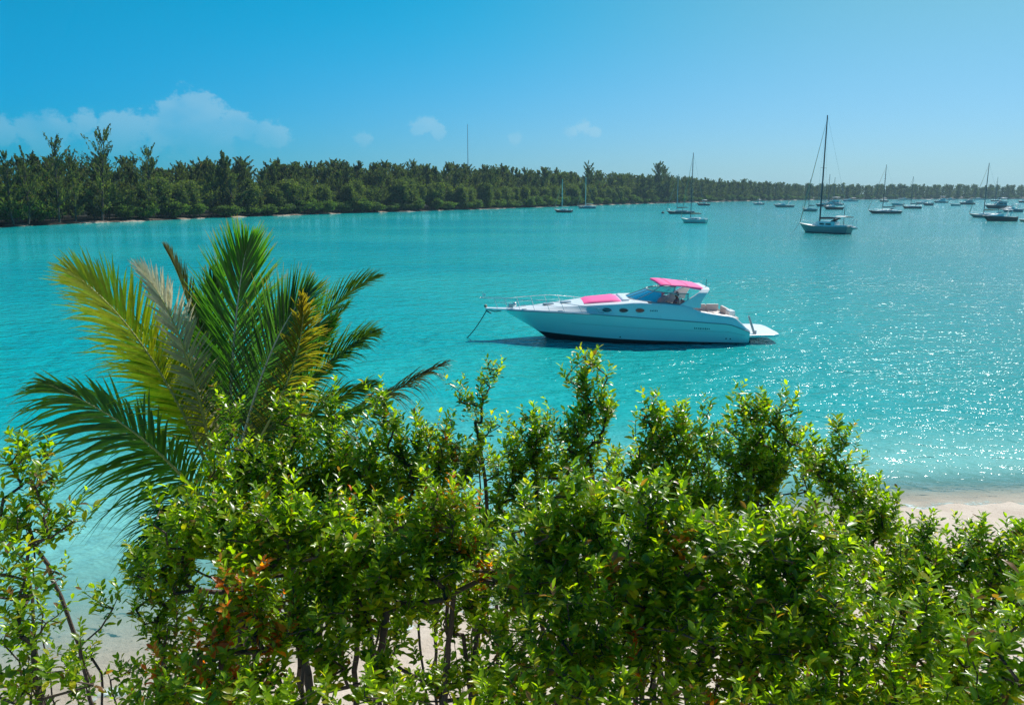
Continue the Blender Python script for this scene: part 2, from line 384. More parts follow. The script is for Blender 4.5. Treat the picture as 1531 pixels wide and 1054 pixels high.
# ---- branch skeleton: joins every leafy tip to the nearest earlier branch
def grow(root, tips, rg, nstem=3, step=0.16, spread=.18):
    root = np.asarray(root, float)
    P = [root]; par = [-1]
    c = tips.mean(0)
    for k in range(nstem):
        a = rg.uniform(0, 6.28); b0 = root + np.array([math.cos(a), math.sin(a), 0]) * spread * rg.uniform(.2, 1)
        tgt = tips[rg.integers(len(tips))] * .35 + c * .65; tgt[2] = min(tgt[2], c[2]) - .1
        L = np.linalg.norm(tgt - b0); n = max(3, int(L / step)); last = 0
        wv = rg.normal(0, .035, 3) * L
        for i in range(0, n + 1):
            t = i / n; q = b0 + (tgt - b0) * np.array([t ** 1.25, t ** 1.25, t]) + wv * math.sin(t * PI) + rg.normal(0, .012, 3)
            P.append(q); par.append(last); last = len(P) - 1
    order = np.argsort(np.linalg.norm(tips - root, axis=1)); leaf_nodes = np.zeros(len(tips), int)
    for ti in order:
        t = tips[ti]; A_ = np.array(P); d = t - A_; D = np.linalg.norm(d, axis=1)
        cost = D + 1.6 * np.clip(-(d[:, 2]) + .15 * D, 0, None) + .12 * (np.arange(len(P)) < 1)
        j = int(np.argmin(cost)); L = D[j]; n = max(1, int(L / step)); last = j; p0_ = A_[j]
        wv = rg.normal(0, .025, 3) * L
        for i in range(1, n + 1):
            u = i / n; q = p0_ + (t - p0_) * np.array([u ** .8, u ** .8, u ** 1.15]) + wv * math.sin(u * PI) * .6
            P.append(q); par.append(last); last = len(P) - 1
        leaf_nodes[ti] = last
    P = np.array(P); par = np.array(par); cnt = np.zeros(len(P)); cnt[leaf_nodes] += 1
    for i in range(len(P) - 1, 0, -1): cnt[par[i]] += cnt[i]
    return P, par, cnt, leaf_nodes
def limbs_mesh(name, P, par, rad, n=5):
    ch = np.arange(1, len(P)); a, b_ = P[par[ch]], P[ch]; d = unit(b_ - a)
    ref = np.where(np.abs(d[:, 2:3]) < .9, np.array([[0, 0, 1.]]), np.array([[1., 0, 0]]))
    u = unit(np.cross(d, ref)); w_ = np.cross(d, u)
    ang = np.arange(n) * 2 * PI / n; cs, sn = np.cos(ang), np.sin(ang)
    ring = u[:, None, :] * cs[None, :, None] + w_[:, None, :] * sn[None, :, None]
    ra = np.minimum(rad[par[ch]], rad[ch] * 1.35)[:, None, None]; rb = rad[ch][:, None, None]
    V = np.concatenate([a[:, None] + ring * ra, b_[:, None] + ring * rb], 1).reshape(-1, 3)
    k = np.arange(n); q = np.stack([k, (k + 1) % n, (k + 1) % n + n, k + n], 1)
    Fq = (np.arange(len(ch))[:, None, None] * 2 * n + q[None]).reshape(-1, 4)
    return np_mesh(name, V, Fq, True)
# ---- one leaf: blunt oval with a fold along the midrib and a drooping tip
LV = np.array([[0, 0, 0], [-.19, .27, .035], [0, .27, -.01], [.19, .27, .035], [-.245, .60, .05], [0, .60, -.02], [.245, .60, .05], [-.12, .87, .0], [.12, .87, .0], [0, 1.0, -.06]])
LT = np.array([[0, 2, 1], [0, 3, 2], [1, 2, 5], [1, 5, 4], [2, 3, 6], [2, 6, 5], [4, 5, 7], [5, 6, 8], [5, 9, 7], [5, 8, 9]])
def leaves_mesh(name, base, direc, length, width, up, col, curl=None):
    n = len(base); y = unit(direc); x = unit(np.cross(y, up)); z = np.cross(x, y)
    lv = np.repeat(LV[None], n, 0).copy()
    if curl is not None: lv[:, :, 2] += -(lv[:, :, 1] ** 2) * curl[:, None]
    V = base[:, None] + (lv[:, :, 0:1] * x[:, None] * width[:, None, None] + lv[:, :, 1:2] * y[:, None] * length[:, None, None] + lv[:, :, 2:3] * z[:, None] * length[:, None, None])
    T = (np.arange(n)[:, None, None] * len(LV) + LT[None]).reshape(-1, 3)
    return np_mesh(name, V.reshape(-1, 3), T, True, np.repeat(col, len(LV), 0))
def leafy_twigs(tips, dirs, rg, tl=.26, nl=15, ls=.075, palette='green', autumn=0.0, yellow=.08, upright=.5):
    """leaves spiralled along a short twig at each tip, ending in a tuft"""
    N = len(tips); t = np.linspace(.1, 1, nl)[None, :].repeat(N, 0) + rg.normal(0, .03, (N, nl))
    d = unit(dirs); TL = (tl * rg.uniform(.65, 1.25, N))[:, None, None]
    base = tips[:, None] + d[:, None] * (t[..., None] - .55) * TL
    ph = rg.uniform(0, 6.28, N)[:, None] + np.arange(nl)[None] * 2.4 + rg.normal(0, .25, (N, nl))
    ref = np.tile(np.array([[.3, .2, 1.]]), (N, 1)); u = unit(np.cross(d, ref)); v = np.cross(d, u)
    rad_ = u[:, None] * np.cos(ph)[..., None] + v[:, None] * np.sin(ph)[..., None]
    lift = (.35 + .75 * t ** 2)[..., None]
    dr = rad_ + d[:, None] * lift + np.array([0, 0, .18]) + rg.normal(0, .16, (N, nl, 3))
    ln = ls * rg.uniform(.42, 1.35, (N, nl)) * (1.0 - .28 * t ** 3) * rg.uniform(.85, 1.12, N)[:, None]
    up = d[:, None] * .8 + np.array([0, 0, .5]) + rg.normal(0, .35, (N, nl, 3)) - rad_ * .1
    col = np.zeros((N, nl, 3))
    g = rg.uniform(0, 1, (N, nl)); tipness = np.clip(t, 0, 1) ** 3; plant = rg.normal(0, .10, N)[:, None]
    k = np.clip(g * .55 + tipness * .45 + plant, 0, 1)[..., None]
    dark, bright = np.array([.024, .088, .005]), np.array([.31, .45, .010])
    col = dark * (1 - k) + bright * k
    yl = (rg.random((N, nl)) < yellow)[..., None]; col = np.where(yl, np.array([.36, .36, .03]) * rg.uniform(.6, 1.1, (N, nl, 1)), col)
    if autumn > 0:
        clus = (rg.random(N) < autumn)[:, None] & (rg.random((N, nl)) < .55)
        oc = np.where(rg.random((N, nl, 1)) < .5, np.array([.56, .20, .025]), np.array([.50, .11, .015]))
        col = np.where(clus[..., None], oc * rg.uniform(.6, 1.1, (N, nl, 1)), col)
    br = (rg.random((N, nl)) < .035)[..., None]; col = np.where(br, np.array([.19, .10, .05]), col)
    f = lambda a: a.reshape(-1, a.shape[-1])
    ln = ln.ravel()
    return dict(base=f(base), direc=f(dr), length=ln, width=ln * rg.uniform(.66, 1.0, len(ln)), up=f(up), col=f(col), curl=rg.uniform(-.05, .28, len(ln)))

def shrub(name, label, Y, blobs, root=None, dens=1.0, leaf=.076, autumn=0.0, yellow=.11, nstem=3, tl=.26, seed=0, group='beach shrubs below the viewpoint', nl=15, stemr=.0034):
    """blobs: (px, py, rx, ry[, dY]) - leafy masses standing at depth Y"""
    rg = np.random.default_rng(seed)
    tips = []; dirs = []
    cx = np.mean([b[0] for b in blobs])
    bottom = max(blobs, key=lambda b: b[1])
    if root is None:
        rp = at(cx + rg.uniform(-15, 15), bottom[1], Y); rx, ry = rp.x, Y
    else: rx, ry = root
    rz_ = float(beach_z(np.array([rx]), np.array([ry]))[0])
    low_ = max(blobs, key=lambda b: b[1])
    skirt = [(low_[0] + (k - .5) * low_[2] * 1.3, low_[1] + low_[3] * .95, low_[2] * .62, low_[3] * .6) for k in (0, 1)] if dens > .7 else []
    for b in list(blobs) + skirt:
        Yb = Y + (b[4] if len(b) > 4 else 0)
        c = np.array(at(b[0], b[1], Yb)); mpp = np.hypot(Yb, 7 - c[2]) / F_PX
        ax, az_ = b[2] * mpp * 1.10, b[3] * mpp * .96; ay = max(.75 * ax, .16)
        n = max(5, int(ax * az_ * 3.1416 * 118 * dens * min(1.5, .55 + ay)))
        q = unit(rg.normal(0, 1, (n, 3))) * np.where(rg.random((n, 1)) < .62, rg.uniform(0, 1, (n, 1)) ** .42, np.abs(rg.normal(.62, .36, (n, 1))))
        pts = c + q * np.array([ax, ay, az_])
        ns = max(2, int(n * .2)); qs = unit(rg.normal(0, 1, (ns, 3)) * np.array([1, 1, .3]) + np.array([0, 0, .8])); lift_ = rg.uniform(1.0, 1.36, (ns, 1)) * np.array([.9, .9, 1.0])
        pts = np.concatenate([pts, c + qs * np.array([ax, ay, az_]) * lift_]); q = np.concatenate([q, qs * .4])
        keep = pts[:, 2] > rz_ + .35
        pts, q = pts[keep], q[keep]
        tips.append(pts); dirs.append(np.array([0, 0, 1.0]) + .62 * q * np.array([1, 1, .35]) + rg.normal(0, .22, (len(pts), 3)))
    tips = np.concatenate(tips); dirs = np.concatenate(dirs)
    dirs[:, 2] = np.maximum(dirs[:, 2], .15)
    base = np.array([rx, ry, rz_ - .06])
    P, par, cnt, ln = grow(base, tips, rg, nstem)
    rad = np.minimum(stemr * np.maximum(cnt, 1) ** .47, .055)
    e = empty(name, base); tag(e, label, 'shrub', group)
    lo = P - base
    link('branches', limbs_mesh('branches', lo, par, rad), BARK, e)
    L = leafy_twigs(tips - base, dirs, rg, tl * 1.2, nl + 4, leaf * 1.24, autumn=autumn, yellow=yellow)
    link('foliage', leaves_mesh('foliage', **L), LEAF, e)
    return e

SHRUBS = [
 # label, depth, blobs, options
 ("slender sea-edge shrub with tall dark leafy head at the left edge, palm fronds beside it", 6.2, [(48, 715, 46, 52), (18, 790, 55, 60), (98, 775, 36, 34), (40, 690, 22, 28)], dict(nstem=4, leaf=.075, dens=.69)),
 ("low leafy shrub filling the bottom left corner", 5.4, [(20, 905, 60, 60), (40, 1000, 75, 60), (8, 850, 40, 46)], dict(nstem=4, leaf=.07, dens=.69)),
 ("straggly thin shrub of bare twigs before the shallow water", 7.0, [(150, 905, 26, 28), (125, 985, 34, 32), (200, 1000, 26, 22), (95, 1035, 40, 25)], dict(dens=.42, nstem=3, nl=11, leaf=.07)),
 ("open twiggy shrub with a leafy top beside the clear shallows", 7.2, [(212, 850, 38, 36), (245, 895, 44, 40), (262, 960, 52, 40), (222, 930, 26, 30)], dict(dens=.62, nstem=4)),
 ("shrub with a cluster of orange and red old leaves", 6.0, [(352, 880, 48, 45), (335, 945, 55, 45), (395, 930, 40, 50), (290, 1010, 60, 40)], dict(autumn=.36, dens=.85)),
 ("bright green shrub rising in front of the palm crown", 7.7, [(340, 632, 15, 46), (345, 705, 40, 46), (385, 735, 56, 46), (330, 780, 60, 46)], dict(seed=6)),
 ("broad tall shrub right of the palm crown with upright leafy spires", 8.1, [(440, 640, 26, 48), (432, 735, 70, 50), (487, 705, 40, 46), (400, 705, 40, 42), (493, 625, 14, 42)], dict(dens=1.15)),
 ("dark leafy shrub with two pointed tips over the far frond", 8.4, [(574, 622, 18, 46), (522, 690, 50, 46), (585, 705, 56, 50), (545, 745, 60, 46), (610, 672, 28, 36)], dict(dens=1.15)),
 ("dense front shrub below the palm with pale glossy leaves", 6.6, [(300, 800, 62, 58), (380, 800, 70, 60), (445, 800, 70, 62), (260, 840, 34, 34)], dict(dens=1.05, leaf=.08)),
 ("large glossy shrub in the middle with thick bare stems below", 6.7, [(520, 800, 66, 58), (570, 860, 85, 60), (505, 880, 60, 48), (640, 830, 60, 60)], dict(leaf=.085, dens=.95, nstem=4, autumn=.02)),
 ("thin lone sprig with bare stem rising over the water left of the yacht's anchor", 8.8, [(735, 556, 11, 22), (722, 590, 20, 22), (697, 592, 24, 30), (716, 625, 22, 30), (720, 660, 28, 40)], dict(dens=.8, nl=10, tl=.2, leaf=.062, nstem=2)),
 ("brownish sparse shrub between the far frond and the thin sprig", 8.6, [(650, 665, 38, 50), (655, 720, 50, 45), (690, 700, 36, 50)], dict(dens=.75, yellow=.22, autumn=.03)),
 ("shrub with scattered orange leaves below the thin sprig", 6.9, [(668, 765, 52, 52), (690, 820, 52, 42)], dict(autumn=.2, dens=.95, leaf=.08)),
 ("bushy shrub left of the tall pointed one", 9.2, [(796, 680, 40, 58), (770, 715, 40, 48), (800, 645, 24, 30)], dict(dens=1.0)),
 ("tall pointed shrub standing highest in front of the yacht", 9.0, [(876, 590, 30, 52), (866, 650, 44, 50), (868, 715, 50, 55), (884, 552, 16, 20), (905, 620, 16, 40)], dict(dens=.92)),
 ("bright yellow-green shrub in the front middle", 6.4, [(815, 790, 62, 48), (890, 785, 55, 52), (868, 745, 28, 36), (840, 840, 75, 50)], dict(leaf=.088, yellow=.16, dens=1.05)),
 ("dark rounded shrub under the yacht's midship", 8.4, [(990, 650, 38, 44), (1035, 655, 36, 42), (1010, 715, 60, 50), (945, 715, 28, 34), (975, 625, 14, 22)], dict(dens=1.15)),
 ("shrub of many fine upright shoots under the yacht's stern", 8.7, [(1120, 630, 30, 44), (1165, 640, 24, 50), (1120, 690, 56, 50), (1175, 705, 44, 46), (1100, 745, 60, 45)], dict(dens=1.15)),
 ("shrub with a narrow pointed shoot left of the sand patch", 9.0, [(1257, 672, 17, 46), (1240, 720, 40, 44), (1212, 690, 22, 34), (1285, 750, 40, 36)], dict(dens=1.1)),
 ("rounded shrub touching the edge of the open sand", 8.6, [(1318, 768, 22, 36), (1290, 808, 52, 42), (1345, 822, 36, 34)], dict(dens=1.1)),
 ("bright front shrub with large leaves below the dark rounded one", 6.0, [(985, 770, 46, 55), (1015, 830, 66, 52), (950, 850, 66, 55), (1000, 890, 70, 45)], dict(leaf=.09, yellow=.14, dens=1.05, autumn=.012)),
 ("leafy shrub in full sun below the fine upright shoots", 6.1, [(1110, 820, 60, 48), (1180, 830, 66, 48), (1150, 880, 80, 45), (1225, 805, 44, 40)], dict(leaf=.082, yellow=.14, dens=1.1)),
 ("low spreading shrub below the open sand", 7.8, [(1392, 838, 46, 36), (1440, 845, 42, 36), (1375, 885, 60, 44), (1450, 806, 18, 24), (1385, 795, 10, 20)], dict(dens=1.05)),
 ("dense shrub at the right edge below the beach", 7.2, [(1490, 830, 46, 40), (1528, 805, 24, 36), (1500, 880, 56, 48)], dict(dens=1.1)),
 ("dense yellowish shrub in the lower right with forked dark limbs", 5.6, [(1260, 930, 85, 58), (1200, 990, 80, 60), (1300, 1000, 80, 50)], dict(yellow=.2, dens=.78, leaf=.075)),
 ("lower right shrub crossed by a thick slanting branch", 5.7, [(1400, 940, 70, 58), (1440, 1000, 80, 55), (1370, 1020, 60, 45)], dict(dens=.68, yellow=.14)),
 ("lower middle shrub with a forked dark trunk", 5.6, [(1070, 950, 80, 55), (1020, 1010, 80, 48), (1110, 1020, 70, 45)], dict(dens=.76, autumn=.04, leaf=.078)),
 ("shrub at the bottom centre in deep shade", 5.8, [(850, 920, 80, 52), (900, 985, 80, 52), (810, 990, 66, 50)], dict(dens=.9)),
 ("shrub of thin upright stems with bare sand behind", 7.2, [(720, 890, 60, 48), (650, 910, 60, 44), (590, 930, 50, 40), (760, 940, 48, 42), (690, 1000, 60, 26)], dict(dens=.8, nstem=6)),
 ("low shrub in front of the sand at the bottom", 6.2, [(450, 920, 66, 50), (490, 985, 60, 42), (400, 1015, 55, 34), (570, 1000, 44, 34)], dict(dens=.82, nstem=4)),
 ("leafy tuft at the bottom right corner", 4.9, [(1500, 1000, 44, 55), (1470, 1045, 50, 30), (1525, 930, 24, 50)], dict(leaf=.085)),
]
SHRUBS += [
 ("low shaded undergrowth shrub left of the bare stems", 8.6, [(430, 850, 70, 46), (500, 860, 60, 42), (380, 900, 60, 42)], dict(dens=.8)),
 ("low undergrowth shrub behind the stems under the thin sprig", 9.3, [(640, 800, 60, 40), (720, 800, 50, 40), (760, 850, 50, 40)], dict(dens=.7)),
 ("low undergrowth shrub below the tall pointed shrub", 8.4, [(840, 880, 70, 46), (780, 870, 46, 40), (920, 900, 60, 44)], dict(dens=.8)),
 ("low undergrowth shrub in shade below the dark rounded shrub", 7.9, [(980, 930, 66, 46), (1050, 900, 60, 46)], dict(dens=.8)),
 ("low shaded shrub below the upright shoots", 8.0, [(1160, 930, 66, 46), (1230, 870, 60, 46), (1110, 900, 50, 42)], dict(dens=.8)),
 ("low leafy shrub in the lower right below the sand edge", 7.6, [(1310, 880, 60, 48), (1380, 930, 60, 42), (1450, 920, 60, 44)], dict(dens=.8)),
 ("short leafy shrub along the bottom edge left of centre", 5.6, [(620, 1030, 50, 30), (540, 1040, 44, 26)], dict(dens=.6)),
 ("short leafy shrub along the bottom edge in the middle", 5.2, [(760, 1045, 60, 30), (850, 1045, 70, 34), (930, 1045, 60, 34)], dict(dens=.8)),
 ("short leafy shrub along the bottom edge right of the forked trunk", 5.1, [(1160, 1045, 60, 32), (1250, 1050, 60, 30), (1340, 1050, 60, 30)], dict(dens=.8)),
 ("short leafy shrub at the bottom below the orange-leaved one", 5.5, [(330, 1035, 60, 30), (250, 1045, 50, 26), (420, 1045, 50, 26)], dict(dens=.75)),
]
for i, (lab, Y_, bl, kw) in enumerate(SHRUBS):
    kw = dict(kw); kw.setdefault('seed', 100 + i)
    shrub('beach_shrub', lab, Y_, bl, **kw)

# ---- coconut palm
PALM_Y = 9.6
pc = at(332, 735, PALM_Y)
pz = float(beach_z(np.array([pc.x]), np.array([PALM_Y]))[0])
palm = empty('coconut_palm', (pc.x, PALM_Y, pz)); tag(palm, 'young coconut palm with fanned green and yellow fronds rising behind the shrubs', 'palm tree')
PO = np.array([pc.x, PALM_Y, pz])
mb = MB(); H0 = pc.z - pz
pts = [(0.10 * math.sin(t * 2), .04 * t, H0 * t) for t in np.linspace(0, 1, 14)]
mb.tube(pts, [.17 - .05 * t + (.012 if i % 2 else 0) for i, t in enumerate(np.linspace(0, 1, 14))], 10)
mb.build('trunk', mat("palm_trunk", (.15, .12, .095), .9, var=.35, scale=9, bump=.02), palm)
RACH = mat("palm_midrib", (.34, .36, .10), .45, var=.2, scale=12)
RACHP = mat("palm_midrib_pale", (.42, .44, .30), .45, var=.2, scale=12)
def frond(base, mid, tip, nrm, L=.85, n=62, nm=1.45, wm=.66, col=(.035, .12, .02), col2=None, w=.036, droop=.22, fold=.25, t0=.14, seed=0, label=None, dry=.06, sides=(1, 1), rach=RACH, angle=.62, mt=None):
    """base, mid, tip: (px, py, dY) ; nrm: the way the upper face looks"""
    n = int(n * nm); w = w * wm; rg = np.random.default_rng(seed)
    a, b_, c = [np.array(at(p[0], p[1], PALM_Y + p[2])) - PO for p in (base, mid, tip)]
    ctl = 2 * b_ - .5 * (a + c)
    B = lambda t: (1 - t)[:, None] ** 2 * a + 2 * ((1 - t) * t)[:, None] * ctl + t[:, None] ** 2 * c
    dB = lambda t: unit(2 * (1 - t)[:, None] * (ctl - a) + 2 * t[:, None] * (c - ctl))
    nrm = unit(np.array(nrm, float))
    V = []; T = []; C = []; o = 0; K = 5
    col = np.array(col); col2 = col if col2 is None else np.array(col2)
    for s_, amp in ((-1, sides[0]), (1, sides[1])):
        if amp <= 0: continue
        t = np.clip(np.linspace(t0, .995, n) + rg.normal(0, .004, n), 0, 1)
        p = B(t); tg = dB(t); nn = unit(nrm - tg * (tg @ nrm)[:, None]); sd_ = np.cross(tg, nn) * s_
        prof = np.clip(np.sin(PI * (t * .86 + .13)) ** .55, .28, 1)
        ll = L * amp * prof * rg.uniform(.82, 1.08, n)
        al = (angle * (1 - .78 * t ** 1.7))[:, None]                # leaflets close towards the tip
        d = unit(sd_ * al + tg * (1 - al * .62) + nn * fold + rg.normal(0, .05, (n, 3)))
        lw = w * (.75 + .5 * np.sin(PI * t)) * rg.uniform(.85, 1.1, n)
        wid = unit(np.cross(d, nn))
        for k in range(n):
            base_o = len(V) * 1
            c0 = col * (1 - t[k]) + col2 * t[k]; c0 = c0 * rg.uniform(.75, 1.25)
            dl = droop * rg.uniform(.4, 2.0)
            sec = []
            for q in range(K + 1):
                u = q / K; pp = p[k] + d[k] * ll[k] * u + np.array([0, 0, -1]) * dl * ll[k] * u ** 2.2
                ww = lw[k] * (.42 + .58 * min(1, u * 3)) * (1 - u ** 2.2) + .002
                sec.append((pp - wid[k] * ww / 2, pp + wid[k] * ww / 2))
                cc = c0 if u < .88 or rg.random() > .45 else np.array([.20, .13, .06])
                C.append(cc); C.append(cc)
            V += [x for s2 in sec for x in s2]
            T += [(o + 2 * q, o + 2 * q + 1, o + 2 * q + 3, o + 2 * q + 2) for q in range(K)]
            o += 2 * (K + 1)
    f_ = link('frond', np_mesh('frond', np.array(V), np.array(T), True, np.array(C)), mt or FROND, palm)
    if label: f_['label'] = label
    tt = np.linspace(0, 1, 16); pp = B(tt); r_ = MB(); r_.tube([tuple(x) for x in pp], [.022 * (1 - x) + .004 for x in tt], 5)
    r_.build('midrib', rach, f_)
    return f_
G1, G2, GY, YE, BR = (.028, .105, .022), (.045, .165, .025), (.13, .22, .015), (.30, .27, .012), (.16, .12, .04)
cam_n = (0, -1, .35)
frond((322, 725, 0), (222, 530, -.25), (103, 405, -.5), (.75, -.75, .55), L=1.0, n=92, col=(.27, .32, .008), col2=(.30, .32, .05), w=.038, droop=.2, seed=1, label='broad yellow-green frond leaning left', angle=.7)
frond((322, 715, .2), (276, 525, -.35), (207, 400, -.5), (.75, -.75, .3), L=.56, n=64, mt=DRY, col=(.16, .19, .10), col2=(.66, .64, .57), w=.032, droop=.1, seed=2, label='pale dry silvery frond', dry=.2, angle=.6)
frond((335, 715, .1), (295, 500, .3), (247, 372, .45), (.9, -.3, .2), L=.46, n=60, col=(.05, .10, .02), col2=(.12, .11, .04), w=.03, droop=.04, seed=3, label='narrow half-opened dark frond', angle=.26)
frond((340, 715, .0), (351, 500, .15), (370, 366, .3), (0.05, -1, .25), L=.95, n=112, col=(.016, .070, .020), col2=(.06, .20, .02), w=.030, droop=.02, seed=4, label='tall upright green frond in the middle', fold=.1, rach=RACHP, angle=.62)
frond((350, 715, -.1), (398, 545, -.2), (460, 438, -.15), (-.25, -1, .3), L=.95, n=96, w=.030, col=(.018, .075, .025), col2=(.04, .12, .03), droop=.05, seed=5, label='dark frond with a pale midrib leaning right', fold=.1, rach=RACHP, angle=.68)
frond((352, 715, -.2), (432, 565, -.42), (452, 445, -.5), (.35, -1, .2), L=.58, n=54, col=(.085, .115, .014), col2=(.16, .14, .02), w=.03, droop=.25, seed=6, label='yellowed brownish frond on the right', angle=.72)
frond((352, 710, .5), (455, 510, .7), (562, 416, .9), (-.5, -.7, .6), L=.72, n=70, col=(.035, .11, .02), col2=(.06, .12, .02), w=.032, droop=.22, seed=7, angle=.52)
frond((352, 715, .1), (462, 570, .2), (560, 498, .2), (-.35, -.8, .7), L=.72, n=72, col=(.04, .12, .02), col2=(.06, .13, .03), w=.032, droop=.26, seed=8, angle=.55)
frond((350, 720, .2), (455, 625, .3), (560, 575, .3), (-.2, -.75, .8), L=.66, n=60, col=(.04, .11, .02), col2=(.06, .12, .03), w=.032, droop=.3, seed=9, angle=.55)
frond((360, 715, .6), (540, 612, 1.0), (668, 541, 1.3), (-.2, -.55, .9), L=.62, n=66, col=(.035, .09, .02), col2=(.10, .09, .04), w=.03, droop=.62, seed=10, label='frond reaching far right over the shrubs', angle=.5)
frond((318, 775, -.3), (218, 660, -.75), (66, 572, -1.0), (.35, -.85, .6), L=1.05, n=78, col=(.05, .13, .015), col2=(.11, .17, .03), w=.045, nm=1.0, sides=(1.15, .8), droop=.36, seed=11, label='arching frond at the left with long hanging leaflets', angle=.72, fold=.05)
frond((325, 770, -.2), (250, 690, -.2), (170, 640, -.2), (.5, -.5, .8), L=.8, n=56, col=(.03, .10, .02), w=.04, nm=.7, droop=.6, seed=12, angle=.6)
frond((345, 765, .3), (560, 700, .6), (702, 690, .8), (0, -.5, 1), L=.6, n=62, col=(.025, .07, .02), col2=(.05, .08, .03), w=.03, droop=.35, seed=13, angle=.55)
frond((340, 775, .1), (450, 790, .2), (540, 880, .2), (.1, -.9, .6), L=.75, n=56, mt=DRY, col=(.26, .26, .17), col2=(.45, .42, .32), w=.03, droop=.5, seed=14, label='old drooping pale frond', angle=.6)
frond((325, 775, -.1), (270, 770, -.35), (215, 840, -.5), (-.2, -.8, .7), L=.75, n=56, col=(.025, .08, .02), w=.032, droop=.5, seed=15, angle=.6)
frond((335, 715, .3), (310, 540, .5), (330, 400, .7), (.2, -1, .2), L=.75, n=60, col=(.025, .09, .02), w=.036, droop=.08, seed=31, angle=.55)
frond((345, 720, .4), (430, 590, .7), (500, 480, .9), (-.2, -.9, .3), L=.75, n=60, col=(.03, .10, .02), w=.036, droop=.2, seed=32, angle=.55)
frond((325, 720, .2), (270, 600, .1), (190, 520, .0), (.5, -.8, .4), L=.7, n=56, col=(.13, .20, .012), w=.036, droop=.25, seed=33, angle=.6)
frond((330, 715, .4), (290, 590, .5), (180, 470, .7), (.5, -.7, .5), L=.75, n=60, col=(.12, .19, .012), w=.036, droop=.2, seed=21, angle=.6)
frond((335, 720, .2), (400, 600, .5), (520, 455, .9), (-.3, -.8, .5), L=.7, n=60, col=(.03, .10, .02), w=.034, droop=.2, seed=22, angle=.55)
frond((350, 725, .0), (440, 660, .0), (545, 610, -.1), (-.2, -.7, .8), L=.6, n=56, col=(.05, .13, .02), w=.034, droop=.45, seed=23, angle=.55)
frond((335, 715, .6), (325, 560, 1.0), (300, 450, 1.3), (0.1, -1, .2), L=.7, n=60, col=(.02, .08, .02), w=.034, droop=.1, seed=16, angle=.55)
frond((345, 715, .7), (400, 570, 1.2), (420, 470, 1.6), (0, -1, .3), L=.7, n=60, col=(.02, .08, .02), w=.034, droop=.12, seed=17, angle=.55)

# ---- trees across the channel
def pine_proto(seed, h=17.0, nb=64, full=1.0, tufts=46):
    """feathery pine: leader, rising limbs, hanging needle tufts"""
    rg = np.random.default_rng(seed)
    P = [np.zeros(3)]; par = [-1]; rad = [.24]; lean = rg.normal(0, .085, 2)
    for i in range(1, 11):
        t = i / 10; P.append(np.array([lean[0] * t * h + .5 * math.sin(3.5 * t + seed), lean[1] * t * h, t * h * .97])); par.append(i - 1); rad.append(.24 * (1 - t) + .02)
    tc, td, tb = [], [], []
    for k in range(nb):
        f = rg.uniform(.06, .99); j = max(1, int(f * 10)); p0_ = P[j] * (1) + np.array([0, 0, (f * 10 - j) * .1 * h * .9 if j < 10 else 0])
        a = rg.uniform(0, 6.28); el_ = rg.uniform(.15, .75) + .65 * f ** 2
        prof = (.24 * (1 - f) ** .55 + .04) if seed % 3 == 0 else (.17 * max(0, math.sin(PI * min(1, f * .85 + .12))) ** .6 + .05)
        Lb = h * prof * rg.uniform(.45, 1.35) * full
        dv = np.array([math.cos(a) * math.cos(el_), math.sin(a) * math.cos(el_), math.sin(el_)])
        last = j
        for q in range(1, 4):
            P.append(p0_ + dv * Lb * q / 3 + np.array([0, 0, .05 * Lb * q])); par.append(last); rad.append(.05 * (1 - q / 3.6)); last = len(P) - 1
        m_ = int(tufts * rg.uniform(.6, 1.2) * min(1.2, .35 + Lb / 3)); u = rg.uniform(.2, 1.12, m_)
        tc.append(p0_ + dv * Lb * u[:, None] + np.array([0, 0, .15]) * Lb * u[:, None] + rg.normal(0, 1, (m_, 3)) * np.array([.21, .21, .26]) * (.5 + Lb * .13) * (1.15 - .6 * u[:, None])); td.append(np.tile(dv, (m_, 1))); tb.append(np.full(m_, rg.normal(0, .2)))
    tc, td, tb = np.concatenate(tc), np.concatenate(td), np.concatenate(tb); n = len(tc)
    d = unit(td * .7 + np.array([0, 0, .55]) + rg.normal(0, .45, (n, 3))); x = unit(np.cross(d, rg.normal(0, 1, (n, 3))))
    ln = rg.uniform(.5, 1.25, n)[:, None]; wd = rg.uniform(.07, .16, n)[:, None]
    V = np.stack([tc - d * ln * .5 - x * wd * .3, tc - d * ln * .5 + x * wd * .3, tc + d * ln * .3 + x * wd, tc + d * ln * .3 - x * wd, ], 1)
    k = np.clip(rg.normal(.45, .2, n) + tb, 0, 1)[:, None]
    col = np.array([.024, .044, .020]) * (1 - k) + np.array([.078, .118, .036]) * k
    brown = rg.random((n, 1)) < .05; col = np.where(brown, np.array([.085, .065, .042]), col)
    T = (np.arange(n)[:, None] * 4 + np.arange(4)[None])
    return limbs_mesh('trunk', np.array(P), np.array(par), np.array(rad), 5), np_mesh('crown', V.reshape(-1, 3), T, False, np.repeat(col, 4, 0))
